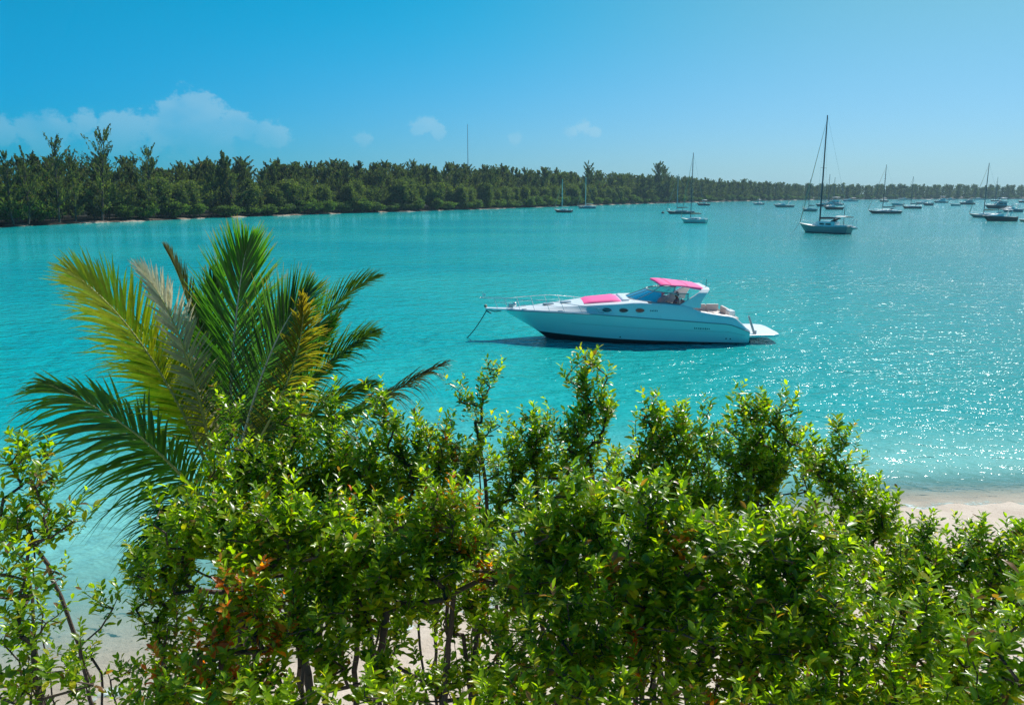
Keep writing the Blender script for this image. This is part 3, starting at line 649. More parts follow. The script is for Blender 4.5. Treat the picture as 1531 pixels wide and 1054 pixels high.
def mangrove_proto(seed, h=6.0, wd=4.2, n=5200, c0=(.026, .060, .018), c1=(.085, .155, .030)):
    rg = np.random.default_rng(seed)
    tips = unit(rg.normal(0, 1, (70, 3))) * rg.uniform(.5, 1, (70, 1)) * np.array([wd, wd * .8, h * .42]) + np.array([0, 0, h * .56])
    P, par, cnt, ln = grow(np.zeros(3), tips, rg, 5, .5, 1.0)
    ci = rg.integers(0, 70, n); tb = rg.normal(0, .22, 70); c = tips[ci] + rg.normal(0, 1, (n, 3)) * np.array([.55, .55, .055 * h]); c[:, 2] = np.maximum(c[:, 2], .15)
    d = unit(rg.normal(0, 1, (n, 3)) + np.array([0, 0, .3])); x = unit(np.cross(d, rg.normal(0, 1, (n, 3))))
    s_ = rg.uniform(.16, .34, n)[:, None]
    V = np.stack([c - d * s_, c + x * s_ * .6, c + d * s_, c - x * s_ * .6], 1)
    k = np.clip(rg.normal(.48, .22, n) + tb[ci], 0, 1)[:, None]; col = np.array(c0) * (1 - k) + np.array(c1) * k
    T = (np.arange(n)[:, None] * 4 + np.arange(4)[None])
    return limbs_mesh('trunk', P, par, .02 * np.maximum(cnt, 1) ** .5 + .01, 5), np_mesh('crown', V.reshape(-1, 3), T, False, np.repeat(col, 4, 0))
OPEN = [pine_proto(360 + k, 17, 46, 1.2, 24) for k in range(4)]
BUSHY = [mangrove_proto(440 + k, 10.5, 3.5, 6500, (.024, .050, .018), (.105, .150, .038)) for k in range(6)]
PINES = [pine_proto(300 + k, 17, 60 + 4 * (k % 4), [1.0, .8, 1.15, .9][k % 4], 40 + 4 * (k % 3)) for k in range(10)]
MANG = [mangrove_proto(400 + k) for k in range(6)]
def plant_tree(name, label, cat, proto, loc, sc, rz, group):
    e = empty(name, loc, rz); e.scale = sc if isinstance(sc, tuple) else (sc, sc, sc); tag(e, label, cat, group)
    for part, me, mt in (('trunk', proto[0], BARK2), ('crown', proto[1], NEEDLE)):
        if not me.materials: me.materials.append(mt)
        o = bpy.data.objects.new(part, me); COL.objects.link(o); o.parent = e
    return e
rt = np.random.default_rng(55)
# notable ones first: (px, top py, depth inland, proto, label)
SPECIAL = [(140, 200, 10, 2, 'tallest feathery pine at the left, its open crown standing above the wood'),
           (76, 214, 8, 1, 'thin see-through pine left of the tallest one'),
           (30, 226, 6, 4, 'leaning sparse pine at the left edge of the wood'), (8, 228, 10, 3, 'dark pine at the left end of the wood'), (104, 236, 12, 5, 'bushy pine between the thin one and the tallest one'),
           (212, 226, 8, 6, 'narrow dark pine with a pointed top right of the tallest one'),
           (885, 242, 30, 5, 'rounded tall pine above the wood behind the two small sailboats'),
           (343, 229, 12, 3, 'pointed pine slightly above its neighbours'),
           (984, 247, 30, 2, 'left of a pair of tall pines above the far wood'), (998, 249, 30, 8, 'right of a pair of tall pines above the far wood'),
           (1018, 253, 20, 1, None)]
for px, ty, dl, pk, lab in SPECIAL:
    if lab is None: continue
    s = s_of_px(px); p_ = far_pt(s) + far_nrm(s) * dl; Y_ = p_[1]; x_ = (px - PCX) / F_PX
    # walk so that the trunk stands on the viewing line
    top_ = at(px, ty, Y_); 
    plant_tree('pine_tree', lab, 'pine tree', OPEN[pk % 4] if px < 320 else PINES[pk], (top_.x, Y_, .5), (top_.z - .5) / 17.0, rt.uniform(0, 6.28), 'pine trees across the channel')
PL = 'feathery dark green pine tree in the front of the wood across the channel'
ML = 'low rounded green mangrove at the water edge across the channel'
s = s_of_px(-230); npine = 0
s_end = s_of_px(1531) + 60
TREES = []
while s < s_end:
    p_ = far_pt(s); dist = math.hypot(*p_); spc = 4.4 if dist < 330 else (6.0 if dist < 600 else 9.0)
    TREES.append((s, rt.uniform(4, 7), dist, dist < 520 and rt.random() < .78)); 
    if dist < 420: TREES.append((s + spc * .5, rt.uniform(9, 15), dist, False))
    s += spc * rt.uniform(.75, 1.25)
for s, dl, dist, bushy in TREES:
    p_ = far_pt(s) + far_nrm(s) * dl; px = px_of_s(s)
    hh = np.interp(px, [-200, 0, 100, 300, 700, 1000, 1200, 1531], [13.6, 13.2, 13.4, 14.3, 16.6, 17.2, 14.3, 13.6]) * rt.uniform(.82, 1.02)
    far_w = 1.0 if dist < 420 else 1.35
    k = hh / 17.0
    if bushy:
        k *= rt.uniform(.95, 1.38); plant_tree('bushy_tree', 'soft rounded green tree crowding the shore in front of the pines across the channel', 'tree', BUSHY[rt.integers(6)], (p_[0], p_[1], .3), (k * rt.uniform(.9, 1.2), k * rt.uniform(.9, 1.2), k), rt.uniform(0, 6.28), 'rounded trees along the far shore'); continue
    plant_tree('pine_tree', PL if px < 700 else ('grey-green pine tree in the hazy middle of the far wood' if px < 1150 else 'small hazy pine tree on the distant shore behind the moored boats'), 'pine tree', PINES[rt.integers(10)], (p_[0], p_[1], .4), (k * far_w, k * far_w, k), rt.uniform(0, 6.28), 'pine trees across the channel')
    npine += 1
# mangroves along the edge
MSPEC = [(40, 3.5, 1.35, 'broad bright green mangrove mound at the left end of the far shore'), (78, 3.0, 1.0, 'mangrove mound sloping down to the sand at the far left'), (4, 4, 1.3, 'mangrove mass cut off by the left edge'),
         (196, 2.5, .72, 'small bright mangrove hanging over the water past the sand strip')]
for px, dl, sc, lab in MSPEC:
    s = s_of_px(px); p_ = far_pt(s) + far_nrm(s) * dl
    plant_tree('mangrove_bush', lab, 'mangrove', MANG[int(px) % 6], (p_[0], p_[1], .2), sc, rt.uniform(0, 6.28), 'mangroves along the far shore')
s = s_of_px(-150)
while s < s_end:
    p_ = far_pt(s); px = px_of_s(s); dist = math.hypot(*p_)
    if not (-20 < px < 215) :
        q = p_ + far_nrm(s) * rt.uniform(1.5, 4.0)
        plant_tree('mangrove_bush', ML if px < 700 else 'low hazy mangrove along the distant waterline', 'mangrove', MANG[rt.integers(6)], (q[0], q[1], .15), (rt.uniform(.7, 1.25), rt.uniform(.7, 1.1), rt.uniform(.5, .95)), rt.uniform(0, 6.28), 'mangroves along the far shore')
    s += rt.uniform(6, 11) * (1 if dist < 420 else 1.5)
# the rest of the wood behind reads as one mass
allV, allT, allC = [], [], []; o = 0
def raw(me):
    V = np.zeros(len(me.vertices) * 3, np.float32); me.vertices.foreach_get('co', V)
    C = np.zeros(len(me.vertices) * 4, np.float32); me.attributes['tint'].data.foreach_get('color', C)
    return V.reshape(-1, 4, 3), C.reshape(-1, 4, 4)[:, :, :3]
RAW = [raw(p[1]) for p in PINES]
s = s_of_px(-300)
while s < seg[-1] - 10:
    p_ = far_pt(s); dist = math.hypot(*p_); n_ = far_nrm(s); px = px_of_s(s)
    for dl in ((16, 23, 32, 44) if dist < 420 else (12, 20, 34, 52)):
        V, C = RAW[rt.integers(10)]; step = 2 if dist < 420 else 3; off = rt.integers(step)
        V, C = V[off::step], C[off::step]
        hh = np.interp(px, [-200, 0, 100, 300, 700, 1000, 1200, 1531, 1800], [13.8, 13.2, 13.6, 14.6, 16.8, 17.4, 14.4, 13.8, 14]) * rt.uniform(.85, 1.12); k = hh / 17; a = rt.uniform(0, 6.28); ca, sa = math.cos(a), math.sin(a)
        ctr = V.mean(1, keepdims=True); Vb = ctr + (V - ctr) * (1.35 if step == 2 else 1.8)
        q = Vb @ np.array([[ca, sa, 0], [-sa, ca, 0], [0, 0, 1]]) * k * np.array([1.25, 1.25, 1]) + np.array([*(p_ + n_ * (dl + rt.uniform(-3, 3))), .6]) + np.array([*(np.array([n_[1], -n_[0]]) * rt.uniform(-3, 3)), 0])
        allV.append(q.reshape(-1, 3)); allC.append(np.repeat(C[:, 0], 4, 0))
    s += (6.0 if dist < 420 else 9.5) * rt.uniform(.8, 1.2)
V = np.concatenate(allV); C = np.concatenate(allC); T = np.arange(len(V)).reshape(-1, 4)
tag(link('distant_wood', np_mesh('distant_wood', V, T, False, C), NEEDLE), 'mass of grey-green pines filling the wood behind the shore trees', 'wood', kind='stuff')

# thin mast far behind the wood
p_ = at(699, 186, 520); mb = MB(); mb.tube([(0, 0, 0), (0, 0, p_.z - 1)], [.28, .12], 6)
tower = empty('radio_mast', (p_.x, 520, 1)); tag(tower, 'thin radio mast rising above the middle of the wood', 'radio mast')
STEEL = mat("grey_steel", (.30, .31, .33), .5, .6, var=.1)
mb.build('pole', STEEL, tower)
mb = MB(); hT = p_.z - 1
for k in range(3):
    a = k * 2.094; mb.tube([(math.cos(a) * 9, math.sin(a) * 9, 0), (0, 0, hT * .55)], .02, 3, False)
mb.build('guy_wires', STEEL, tower)
# ================================================================ BOATS
WHITE = mat("gelcoat_white", (.80, .82, .82), .28, var=.05, scale=2, coat=.3)
CREAM = mat("deck_cream", (.74, .72, .67), .55, var=.06, scale=5)
PINK = mat("pink_canvas", (.90, .085, .31), .75, var=.08, scale=9)
NAVY = mat("navy_gelcoat", (.012, .022, .05), .3, var=.15, scale=2, coat=.3)
TEAL = mat("dull_teal_gelcoat", (.06, .14, .16), .4, var=.15, scale=2)
GREYH = mat("weathered_grey_gelcoat", (.34, .38, .40), .45, var=.15, scale=2)
BLUEG = mat("pale_blue_gelcoat", (.22, .34, .42), .4, var=.12, scale=2)
ANTIF = mat("dark_antifouling", (.010, .014, .018), .6, var=.3, scale=4)
DARKC = mat("dark_canvas", (.015, .024, .04), .8, var=.2, scale=8)
TAN = mat("tan_canvas", (.36, .30, .22), .8, var=.15, scale=8)
CHROME = mat("stainless", (.62, .64, .66), .22, 1.0, var=.05)
ALU = mat("dull_aluminium", (.36, .38, .40), .45, .7, var=.1)
DMAST = mat("dark_painted_spar", (.035, .05, .06), .5, var=.15)
RUBBER = mat("black_rubber", (.012, .012, .013), .6, var=.2)
VINYL = mat("cushion_vinyl", (.62, .53, .49), .5, var=.06, scale=6)
TEAK = mat("teak", (.30, .19, .10), .7, var=.2, scale=8)
ROPE = mat("wet_rope", (.05, .05, .045), .8, var=.2)
def glass_mat():
    m, nt, out = newmat("tinted_glass")
    g = nt.node('ShaderNodeBsdfGlossy'); g.inputs['Roughness'].default_value = .02
    t = nt.node('ShaderNodeBsdfTransparent'); t.inputs[0].default_value = (.55, .72, .74, 1)
    f = nt.node('ShaderNodeFresnel'); f.inputs['IOR'].default_value = 1.5
    mx = nt.node('ShaderNodeMixShader'); nt.l.new(f.outputs[0], mx.inputs[0]); nt.l.new(t.outputs[0], mx.inputs[1]); nt.l.new(g.outputs[0], mx.inputs[2])
    nt.l.new(mx.outputs[0], out.inputs['Surface']); return m
GLASS = glass_mat()
DGLASS = mat("dark_window", (.010, .016, .022), .08, var=.2, spec=.6)
def lerp_tab(x, xs, ys): return float(np.interp(x, xs, ys))

# ---------------------------------------------------------------- the motor yacht at anchor
stern = onz(1120.5, 515, 0)
yacht = empty('motor_yacht', (stern.x, stern.y + 1.86, 0), R(180.0))
tag(yacht, 'white express motor yacht with pink canopy and pink sun pad anchored in the bay', 'motor yacht')
# local: x towards the bow, +y port (towards the viewer after turning), z up from the waterline
KX = [0, .05, 1.0, 3.5, 5.9, 7.2, 9.0, 10.5, 11.6]; KZ = [.56, .60, .95, 1.15, 1.33, 1.41, 1.43, 1.41, 1.38]
BX = [0, 2, 4.5, 6.5, 8.2, 9.6, 10.6, 11.2, 11.6]; BY = [1.86, 1.98, 2.04, 1.98, 1.70, 1.22, .74, .40, .10]
TX = [0, .08, .66, 1.6, 2.5, 2.95, 4.0, 5.4, 6.6, 7.8, 9.0, 10.3, 11.3]; TZ = [.60, .66, 1.30, 1.42, 1.58, 1.80, 1.92, 1.98, 1.88, 1.78, 1.66, 1.53, 1.44]
def hb(x): return lerp_tab(x, BX, BY)
def smooth_tab(x, xs, ys):
    return (lerp_tab(x - .25, xs, ys) + 2 * lerp_tab(x, xs, ys) + lerp_tab(x + .25, xs, ys)) / 4
def hull_pt(xd, v, side):
    """xd station at deck; v 0 keel .. 1 knuckle"""
    t = xd / 11.6; zk = lerp_tab(xd, KX, KZ); b = hb(xd)
    rake = 2.25 * max(0, (t - .45) / .55) ** 2.1
    zc = .02 + .42 * max(0, (t - .35) / .65) ** 1.8; zkeel = -.75 + .95 * max(0, (t - .72) / .28) ** 2.2 * .8
    bc = b * (.90 - .55 * max(0, (t - .4) / .6) ** 1.5)
    prof = [(0, 0.0, zkeel), (.28, .55, zkeel * .5 + zc * .5 - .05), (.45, 1.0, zc), (.5, 1.015, zc + .03)]
    if v <= .5:
        vs_ = [p[0] for p in prof]; yy = np.interp(v, vs_, [p[1] for p in prof]) * bc; z = np.interp(v, vs_, [p[2] for p in prof])
    else:
        u = (v - .5) / .5; fl = u ** (1 + .9 * max(0, t - .4)); yy = bc * 1.015 + (b - bc * 1.015) * fl; z = zc + .03 + (zk - zc - .03) * u
    fz = (z - zkeel) / (zk - zkeel + 1e-6)
    return (xd - rake * (1 - np.clip(fz, 0, 1)) ** 1.0, side * yy, z)
NX = np.concatenate([np.linspace(0, 9, 31), np.linspace(9, 11.6, 16)[1:]])
VV = [0, .14, .28, .40, .45, .5, .57, .65, .74, .83, .92, 1.0]
mb = MB()
for sd_ in (1, -1):
    rings = [[hull_pt(x, v, sd_) for v in VV] for x in NX]
    if sd_ < 0: rings = [r_[::-1] for r_ in rings]
    mb.loft(rings)
mb.add([hull_pt(0, v, 1) for v in VV] + [hull_pt(0, v, -1) for v in VV[::-1]], [tuple(range(2 * len(VV)))])
m, nt, out = newmat("yacht_hull")
oc = nt.objco(); so_ = nt.node('ShaderNodeSeparateXYZ'); nt.l.new(oc, so_.inputs[0])
line = nt.math('SUBTRACT', so_.outputs[2], nt.math('MULTIPLY_ADD', nt.math('MAXIMUM', nt.math('SUBTRACT', so_.outputs[0], 0.0), 0), .034, .035))
bt = nt.smooth(line, -.004, .004)
nn_ = nt.noise(oc, 1.2, 4, .6)
base = nt.mix(bt, (.008, .012, .016), nt.mix(nn_, (.58, .70, .73), (.64, .745, .77)))
pp = principled(nt, base, nt.math('MULTIPLY_ADD', bt, -.35, .6), 0, .5); pp.inputs['Coat Weight'].default_value = .3
nt.l.new(pp.outputs[0], out.inputs['Surface'])
hull = mb.build('hull', m, yacht)
# rub rail along the knuckle
mb = MB()
for sd_ in (1, -1):
    pts = [(x + (.03 if x > 11.5 else 0), sd_ * (hb(x) + .012), lerp_tab(x, KX, KZ) + .01) for x in NX]
    mb.tube(pts, .026, 6)
mb.build('rub_rail', mat("rail_grey", (.30, .33, .35), .5, var=.1), hull)
mb = MB()   # fine moulded line below the knuckle
for sd_ in (1, -1):
    pts = [Vector(hull_pt(x, .80, sd_)) + Vector((0, sd_ * .006, 0)) for x in np.linspace(.2, 8.5, 40)]
    mb.tube(pts, .013, 5)
mb.build('hull_strake', mat("strake_grey", (.48, .53, .55), .5, var=.1), hull)
# upper side from knuckle to deck edge, deck and cabin top forward of the cockpit
def inset(x): return .05 + .02 * x / 6 if x < 6.2 else .06 + .02 + min(1, (x - 6.2) / 2.0) * .30 * min(1, hb(x) / 1.2)
def top_z(x): return smooth_tab(x, TX, TZ)
def upper_ring(x, sd_):
    b = hb(x); zk = lerp_tab(x, KX, KZ) + .02; zt = top_z(x); i_ = min(inset(x), b * .45)
    fore = min(1, max(0, (x - 6.2) / 1.8))
    gun = .035 + .20 * fore * min(1, b / 1.2)
    gun = min(gun, i_ * .9)
    return [(x, sd_ * b, zk), (x, sd_ * (b - .02), zk + .05), (x, sd_ * (b - gun), zk + .055 + (zt - zk) * .05), (x, sd_ * (b - i_ - .0), zk + (zt - zk) * .88), (x, sd_ * max(0, b - i_ - .09), zt)]
XU = [x for x in np.linspace(0.02, 11.45, 70)]
mb = MB()
for sd_ in (1, -1):
    rings = [upper_ring(x, sd_) for x in XU]
    if sd_ < 0: rings = [r_[::-1] for r_ in rings]
    mb.loft(rings)
mb.build('topsides', mat("topside_gelcoat", (.78, .815, .825), .3, var=.04, scale=2, coat=.3), yacht)
XF = [x for x in XU if x >= 4.75]
mb = MB(); rings = []
for x in XF:
    e_ = upper_ring(x, 1)[-1]; w_ = e_[1]; zt = e_[2]
    rings.append([(x, w_ * s, zt + .045 * (1 - s * s) * min(1, w_)) for s in np.linspace(1, -1, 13)])
mb.loft(rings, cap0=False); x = XF[0]
mb.add(list(rings[0]) + [(x, -rings[0][0][1], .75), (x, rings[0][0][1], .75)], [tuple(range(15))])
mb.build('foredeck', WHITE, yacht)
# cockpit: sole, inner sides, coaming tops
mb = MB(); XC = [x for x in XU if .6 <= x <= 4.78]
for sd_ in (1, -1):
    rings = []
    for x in XC:
        e_ = upper_ring(x, sd_)[-1]
        rings.append([e_, (x, e_[1] - sd_ * .14, e_[2] + .012), (x, e_[1] - sd_ * .17, e_[2] - .03), (x, e_[1] - sd_ * .20, .78)])
    if sd_ < 0: rings = [r_[::-1] for r_ in rings]
    mb.loft(rings)
mb.box((2.55, 0, .74), (4.4, 3.5, .08))
mb.build('cockpit', CREAM, yacht)
mb = MB()   # settee along the far side and across the stern, with a helm bench
def cush(c, d, **k): mb.box(c, d, **k)
for i in range(3): cush((.98 + i * .66, -1.42, 1.03), (.63, .5, .16)); cush((.98 + i * .66, -1.60, 1.27), (.63, .13, .36), taper=(1, .8))
cush((.82, -.2, 1.03), (.5, 1.9, .16)); cush((.62, -.2, 1.27), (.14, 1.9, .34))
for i in range(2): cush((1.4 + i * .7, 1.45, 1.0), (.66, .4, .14))
mb.build('settee', VINYL, yacht, .035)
mb = MB(); mb.box((.62, .55, 1.10), (.34, .72, .70), taper=(.85, .95)); mb.build('wet_bar', WHITE, yacht, .04)
def seat(x, y):
    q = MB(); q.box((x, y, 1.18), (.55, 1.0 if y > 0 else .75, .16)); q.box((x - .30, y, 1.45), (.14, 1.0 if y > 0 else .75, .62), taper=(.8, .96)); q.box((x, y, .95), (.4, .5, .35))
    return q.build('helm_seat', mat("seat_vinyl_dusk", (.42, .36, .36), .5, var=.1), yacht, .03)
seat(2.95, -.75); seat(2.95, .85)
mb = MB(); mb.box((4.45, -.1, 1.50), (.55, 3.0, 1.0), taper=(.6, .97), shift=(.12, 0)); mb.build('dashboard', mat("dash_grey", (.20, .22, .24), .6, var=.1), yacht, .03)
mb = MB(); c_ = Vector((4.02, -.75, 1.72)); mb.tube([c_ + Vector((.10 * math.sin(a) * .5, .19 * math.cos(a), .17 * math.sin(a))) for a in np.linspace(0, 2 * PI, 15)], .016, 5, False)
mb.tube([c_, c_ + Vector((.25, 0, -.08))], .02, 5); mb.build('steering_wheel', RUBBER, yacht)
# windscreen: raked wrap-round glass with a rail along its top
def ws(u, v):
    """u -1..1 round the screen (port=1), v 0..1 up"""
    a = abs(u); s = 1 if u >= 0 else -1
    xb = 5.62 if a < .35 else 5.62 - (a - .35) / .65 * 2.75; yb = a / .35 * 1.05 if a < .35 else 1.05 + min(1, (a - .35) / .22) * .68
    yb = min(yb, hb(max(xb, 2)) - .20); zb = top_z(xb) + .02 + (.06 if a < .35 else .0)
    xt = 4.62 if a < .35 else 4.62 - (a - .35) / .65 * 1.75; zt = 2.40 - .06 * max(0, (a - .35) / .65)
    yt = yb * .86
    if a < .35: xb -= .30 * (a / .35) ** 2; xt -= .22 * (a / .35) ** 2
    else: xb -= .30 * (1 - (a - .35) / .65); xt -= .22 * (1 - (a - .35) / .65)
    return Vector((xb + (xt - xb) * v, s * (yb + (yt - yb) * v), zb + (zt - zb) * v))
U = list(np.linspace(-1, 1, 29))
mb = MB(); mb.loft([[ws(u, v) for v in (0, .5, 1)] for u in U]); wsg = mb.build('windscreen', GLASS, yacht)
mb = MB(); mb.tube([ws(u, 1) for u in U], .028, 6); mb.tube([ws(u, 0) for u in U], .02, 6)
for u in (-.98, -.66, -.35, -.12, .12, .35, .66, .98): mb.tube([ws(u, 0), ws(u, 1)], .018, 5)
mb.build('screen_frame', ALU, wsg)
# radar arch leaning aft
def arch_sec(x, y, z, lx, ly): return [(x + lx, y - ly, z), (x + lx, y + ly, z), (x - lx, y + ly, z), (x - lx, y - ly, z)]
mb = MB()
path = []
for sd_ in (1,):
    path = [(2.98, 1.74, 1.72, .62, .075), (2.75, 1.70, 1.95, .42, .07), (2.45, 1.62, 2.22, .29, .065), (2.22, 1.52, 2.40, .22, .06), (2.08, 1.36, 2.50, .20, .06), (2.02, 1.0, 2.53, .20, .06)]
full = path + [(p[0], -p[1], p[2], p[3], p[4]) for p in path[::-1]]
rings = []
for i, p in enumerate(full):
    # section turns from upright leg to level cross beam
    t = min(1, max(0, (abs(p[1]) - 1.0) / .6)); n_ = Vector((0, t * (1 if p[1] > 0 else -1), (1 - t))).normalized(); th = p[4]
    c_ = Vector(p[:3]); X_ = Vector((p[3], 0, 0)); rings.append([c_ + X_ - n_ * th, c_ + X_ + n_ * th, c_ - X_ + n_ * th, c_ - X_ - n_ * th])
mb.loft(rings, closed=True, smooth=False, cap0=True, cap1=True)
mb.build('radar_arch', WHITE, yacht, .03)
mb = MB(); mb.tube([(1.95, .9, 2.55), (1.93, .9, 2.92)], .012, 5); mb.ball((1.93, .9, 2.94), .022, 8, 5); mb.build('antenna', RUBBER, yacht)
# pink canopy on hoops
mb = MB(); rings = []
for x, z, drop, hw in [(4.22, 2.70, .0, 1.46), (4.24, 2.74, .03, 1.47), (4.20, 2.79, .05, 1.47), (3.95, 2.80, .06, 1.46), (3.55, 2.765, .06, 1.42), (3.1, 2.725, .06, 1.37), (2.65, 2.675, .10, 1.31), (2.3, 2.625, .12, 1.27), (2.16, 2.60, .11, 1.25), (2.14, 2.54, .0, 1.25)]:
    rings.append([(x, y * hw, z + .035 * (1 - y * y) + .008 * math.sin(x * 9 + y * 5) - (drop if abs(y) > 1.0 else (drop * .45 if abs(y) == 1.0 else 0))) for y in (-1.02, -1, -.96, -.5, 0, .5, .96, 1, 1.02)])
mb.loft(rings); cp_ = mb.build('canopy', PINK, yacht); sm_ = cp_.modifiers.new('thick', 'SOLIDIFY'); sm_.thickness = .02
mb = MB()
for x, z, hw in ((3.72, 2.785, 1.44), (2.9, 2.70, 1.34)): mb.tube([(x, y * hw, z + .035 * (1 - y * y) + .006) for y in np.linspace(-.97, .97, 9)], .010, 4)
mb.build('canopy_seam', mat("pink_seam", (.70, .05, .22), .8, var=.1), cp_)
for sd_ in (1, -1):
    mb = MB(); y = sd_ * 1.52; a_, b2, c2 = (4.12, sd_ * 1.42, 2.75), (3.55, sd_ * 1.38, 2.72), (3.0, sd_ * 1.33, 2.67)
    mb.tube([a_, (3.62, sd_ * 1.60, 2.38), (3.2, sd_ * 1.62, 2.16)], .013, 5); mb.tube([b2, (3.95, sd_ * 1.58, 2.48)], .013, 5); mb.tube([c2, (3.75, sd_ * 1.6, 2.42)], .013, 5); mb.tube([b2, (3.62, sd_ * 1.6, 2.38)], .013, 5)
    mb.build('canopy_frame', CHROME, yacht)
# sun pad
mb = MB(); rings = []
for x in np.linspace(6.0, 7.75, 9):
    e_ = min(1, (x - 6.0) / .08, (7.75 - x) / .08) if 6.0 < x < 7.75 else 0; w_ = 1.28 - .22 * (x - 6) / 1.75
    rings.append([(x, w_ * s, top_z(x) + .04 * (1 - (s * w_ / 1.9) ** 2) + .004 + .07 * (1 if abs(s) < .96 and e_ > 0 else .0)) for s in (1, .95, .5, .02, -.02, -.5, -.95, -1)])
mb.loft(rings, cap0=True, cap1=True); mb.build('sun_pad', PINK, yacht)
mb = MB()   # moulded white ledge between pad and screen
mb.box((5.80, 0, 1.99), (.42, 2.5, .13), taper=(.8, .92), shift=(-.05, 0)); mb.build('pad_headrest', WHITE, yacht, .04)
mb = MB()
for hx in (8.55, 9.4):
    mb = MB(); mb.box((hx, 0, top_z(hx) + .06), (.55, .55, .05), taper=(.92, .92)); mb.build('deck_hatch', mat("hatch_smoke", (.25, .28, .30), .2, var=.1), yacht, .015)
# ports along the side
def side_frame(x, z):
    b = hb(x) - inset(x) * .55; return b
for x in (6.75, 5.98, 5.22):
    zc_ = 1.63; q = MB(); r_ = MB(); ring_o = []; ring_i = []
    def side_y(xx, zz):
        rg_ = upper_ring(xx, 1); p2, p3 = rg_[2], rg_[3]; t = (zz - p2[2]) / (p3[2] - p2[2] + 1e-6); return p2[1] + (p3[1] - p2[1]) * t
    for sd_ in (1, -1):
        ring = [Vector((x + .21 * math.cos(a) * (1.0), 0, zc_ + .095 * math.sin(a) * (1 + .15 * math.cos(a)))) for a in np.linspace(0, 2 * PI, 21)[:-1]]
        P_ = [Vector((p.x, sd_ * (side_y(p.x, p.z) + .012), p.z)) for p in ring]
        w_ = MB(); w_.add(P_ if sd_ > 0 else P_[::-1], [tuple(range(20))][0:1]); pt = w_.build('porthole', DGLASS, yacht)
        f_ = MB(); f_.tube(P_ + [P_[0]], .014, 5, False); f_.build('port_frame', CHROME, pt)
# engine-room vent, lettering strokes and hull fittings (too small to read in the photograph)
mb = MB()
for k in range(9): mb.box((2.62 - k * .085, 1.0, 0), (.05, .006, .06 if k % 3 else .09), taper=(.6, 1), shift=(.02, 0))
for i, v in enumerate(mb.v):
    xx = v[0]; y_ = hull_pt(xx, .86, 1); mb.v[i] = (xx, y_[1] + .004 + (v[1] - 1.0), y_[2] + v[2])
mb.build('hull_lettering', mat("lettering_dark", (.03, .06, .09), .5), hull)
mb = MB()
for k in range(5):
    x = 4.72 - k * .075; mb.box((x, side_y(x, 1.62) + .012, 1.62), (.04, .006, .07), taper=(.5, 1), shift=(.02, 0))
mb.build('side_lettering', mat("lettering_dark", (.03, .06, .09), .5), hull)
for x, v in ((6.1, .6), (.9, .62), (1.1, .62)):
    mb = MB(); p = hull_pt(x, v, 1); mb.ball((p[0], p[1], p[2]), .035, 8, 5, (1, .5, 1))
    mb.build('through_hull', RUBBER, hull)
# bow pulpit, anchor and rail
mb = MB(); mb.loft([[(11.35, .28, 1.46), (11.35, -.28, 1.46), (11.35, -.28, 1.36), (11.35, .28, 1.36)], [(12.0, .22, 1.47), (12.0, -.22, 1.47), (12.0, -.22, 1.38), (12.0, .22, 1.38)], [(12.5, .15, 1.49), (12.5, -.15, 1.49), (12.5, -.15, 1.41), (12.5, .15, 1.41)]], closed=True, smooth=False, cap0=True, cap1=True)
mb.build('bow_platform', WHITE, yacht, .02)
mb = MB(); mb.ball((12.48, 0, 1.56), .085, 10, 6); mb.build('bow_roller', mat("roller", (.35, .27, .20), .6), yacht)
mb = MB(); mb.tube([(12.45, .0, 1.40), (12.05, 0, 1.30), (11.7, 0, 1.33)], .03, 6); mb.tube([(12.2, -.16, 1.20), (12.45, 0, 1.33), (12.2, .16, 1.20)], [.012, .04, .012], 6); mb.build('anchor', mat("galvanised", (.25, .26, .27), .5, .7), yacht)
mb = MB(); mb.box((11.25, 0, 1.58), (.26, .2, .18), taper=(.8, .8)); mb.ball((11.05, .1, 1.66), .10, 10, 6); mb.build('windlass', CHROME, yacht, .02)
def rail_pt(x, sd_, h): return Vector((x, sd_ * max(.12, hb(min(x, 11.4)) - .10 if x < 11.3 else .24 - (x - 11.3) * .08), (lerp_tab(x, KX, KZ) if x < 11.6 else 1.42) + .06 + h))
mb = MB()
hs_ = lambda x: .48 - .34 * max(0, (9.4 - x) / 3.2)
XR = np.linspace(6.3, 12.75, 27)
top_r = {s: [rail_pt(x, s, hs_(x)) for x in XR] for s in (1, -1)}
mb.tube(top_r[1] + top_r[-1][::-1], .014, 5)
for s in (1, -1):
    mb.tube([rail_pt(x, s, hs_(x) * .52) for x in np.linspace(8.6, 11.9, 14)], .008, 4)
    for x in (6.4, 7.2, 8.0, 8.8, 9.5, 10.2, 10.9, 11.5, 12.0): mb.tube([rail_pt(x - .1, s, 0), rail_pt(x + .06, s, hs_(x))], .011, 5)
mb.build('bow_rail', CHROME, yacht)
mb = MB(); mb.tube([(12.62, 0, 1.95), (12.62, 0, 2.26)], .008, 4); mb.box((12.55, 0, 2.12), (.16, .01, .10)); mb.build('bow_staff', WHITE, yacht)
for x in (10.6, 8.9, 7.0):
    for s in (1, -1): mb = MB(); p = rail_pt(x, s, .0); mb.tube([p + Vector((-.12, 0, .03)), p + Vector((.12, 0, .03))], .018, 5); mb.tube([p + Vector((0, 0, -.02)), p + Vector((0, 0, .03))], .02, 5); mb.build('cleat', CHROME, yacht)
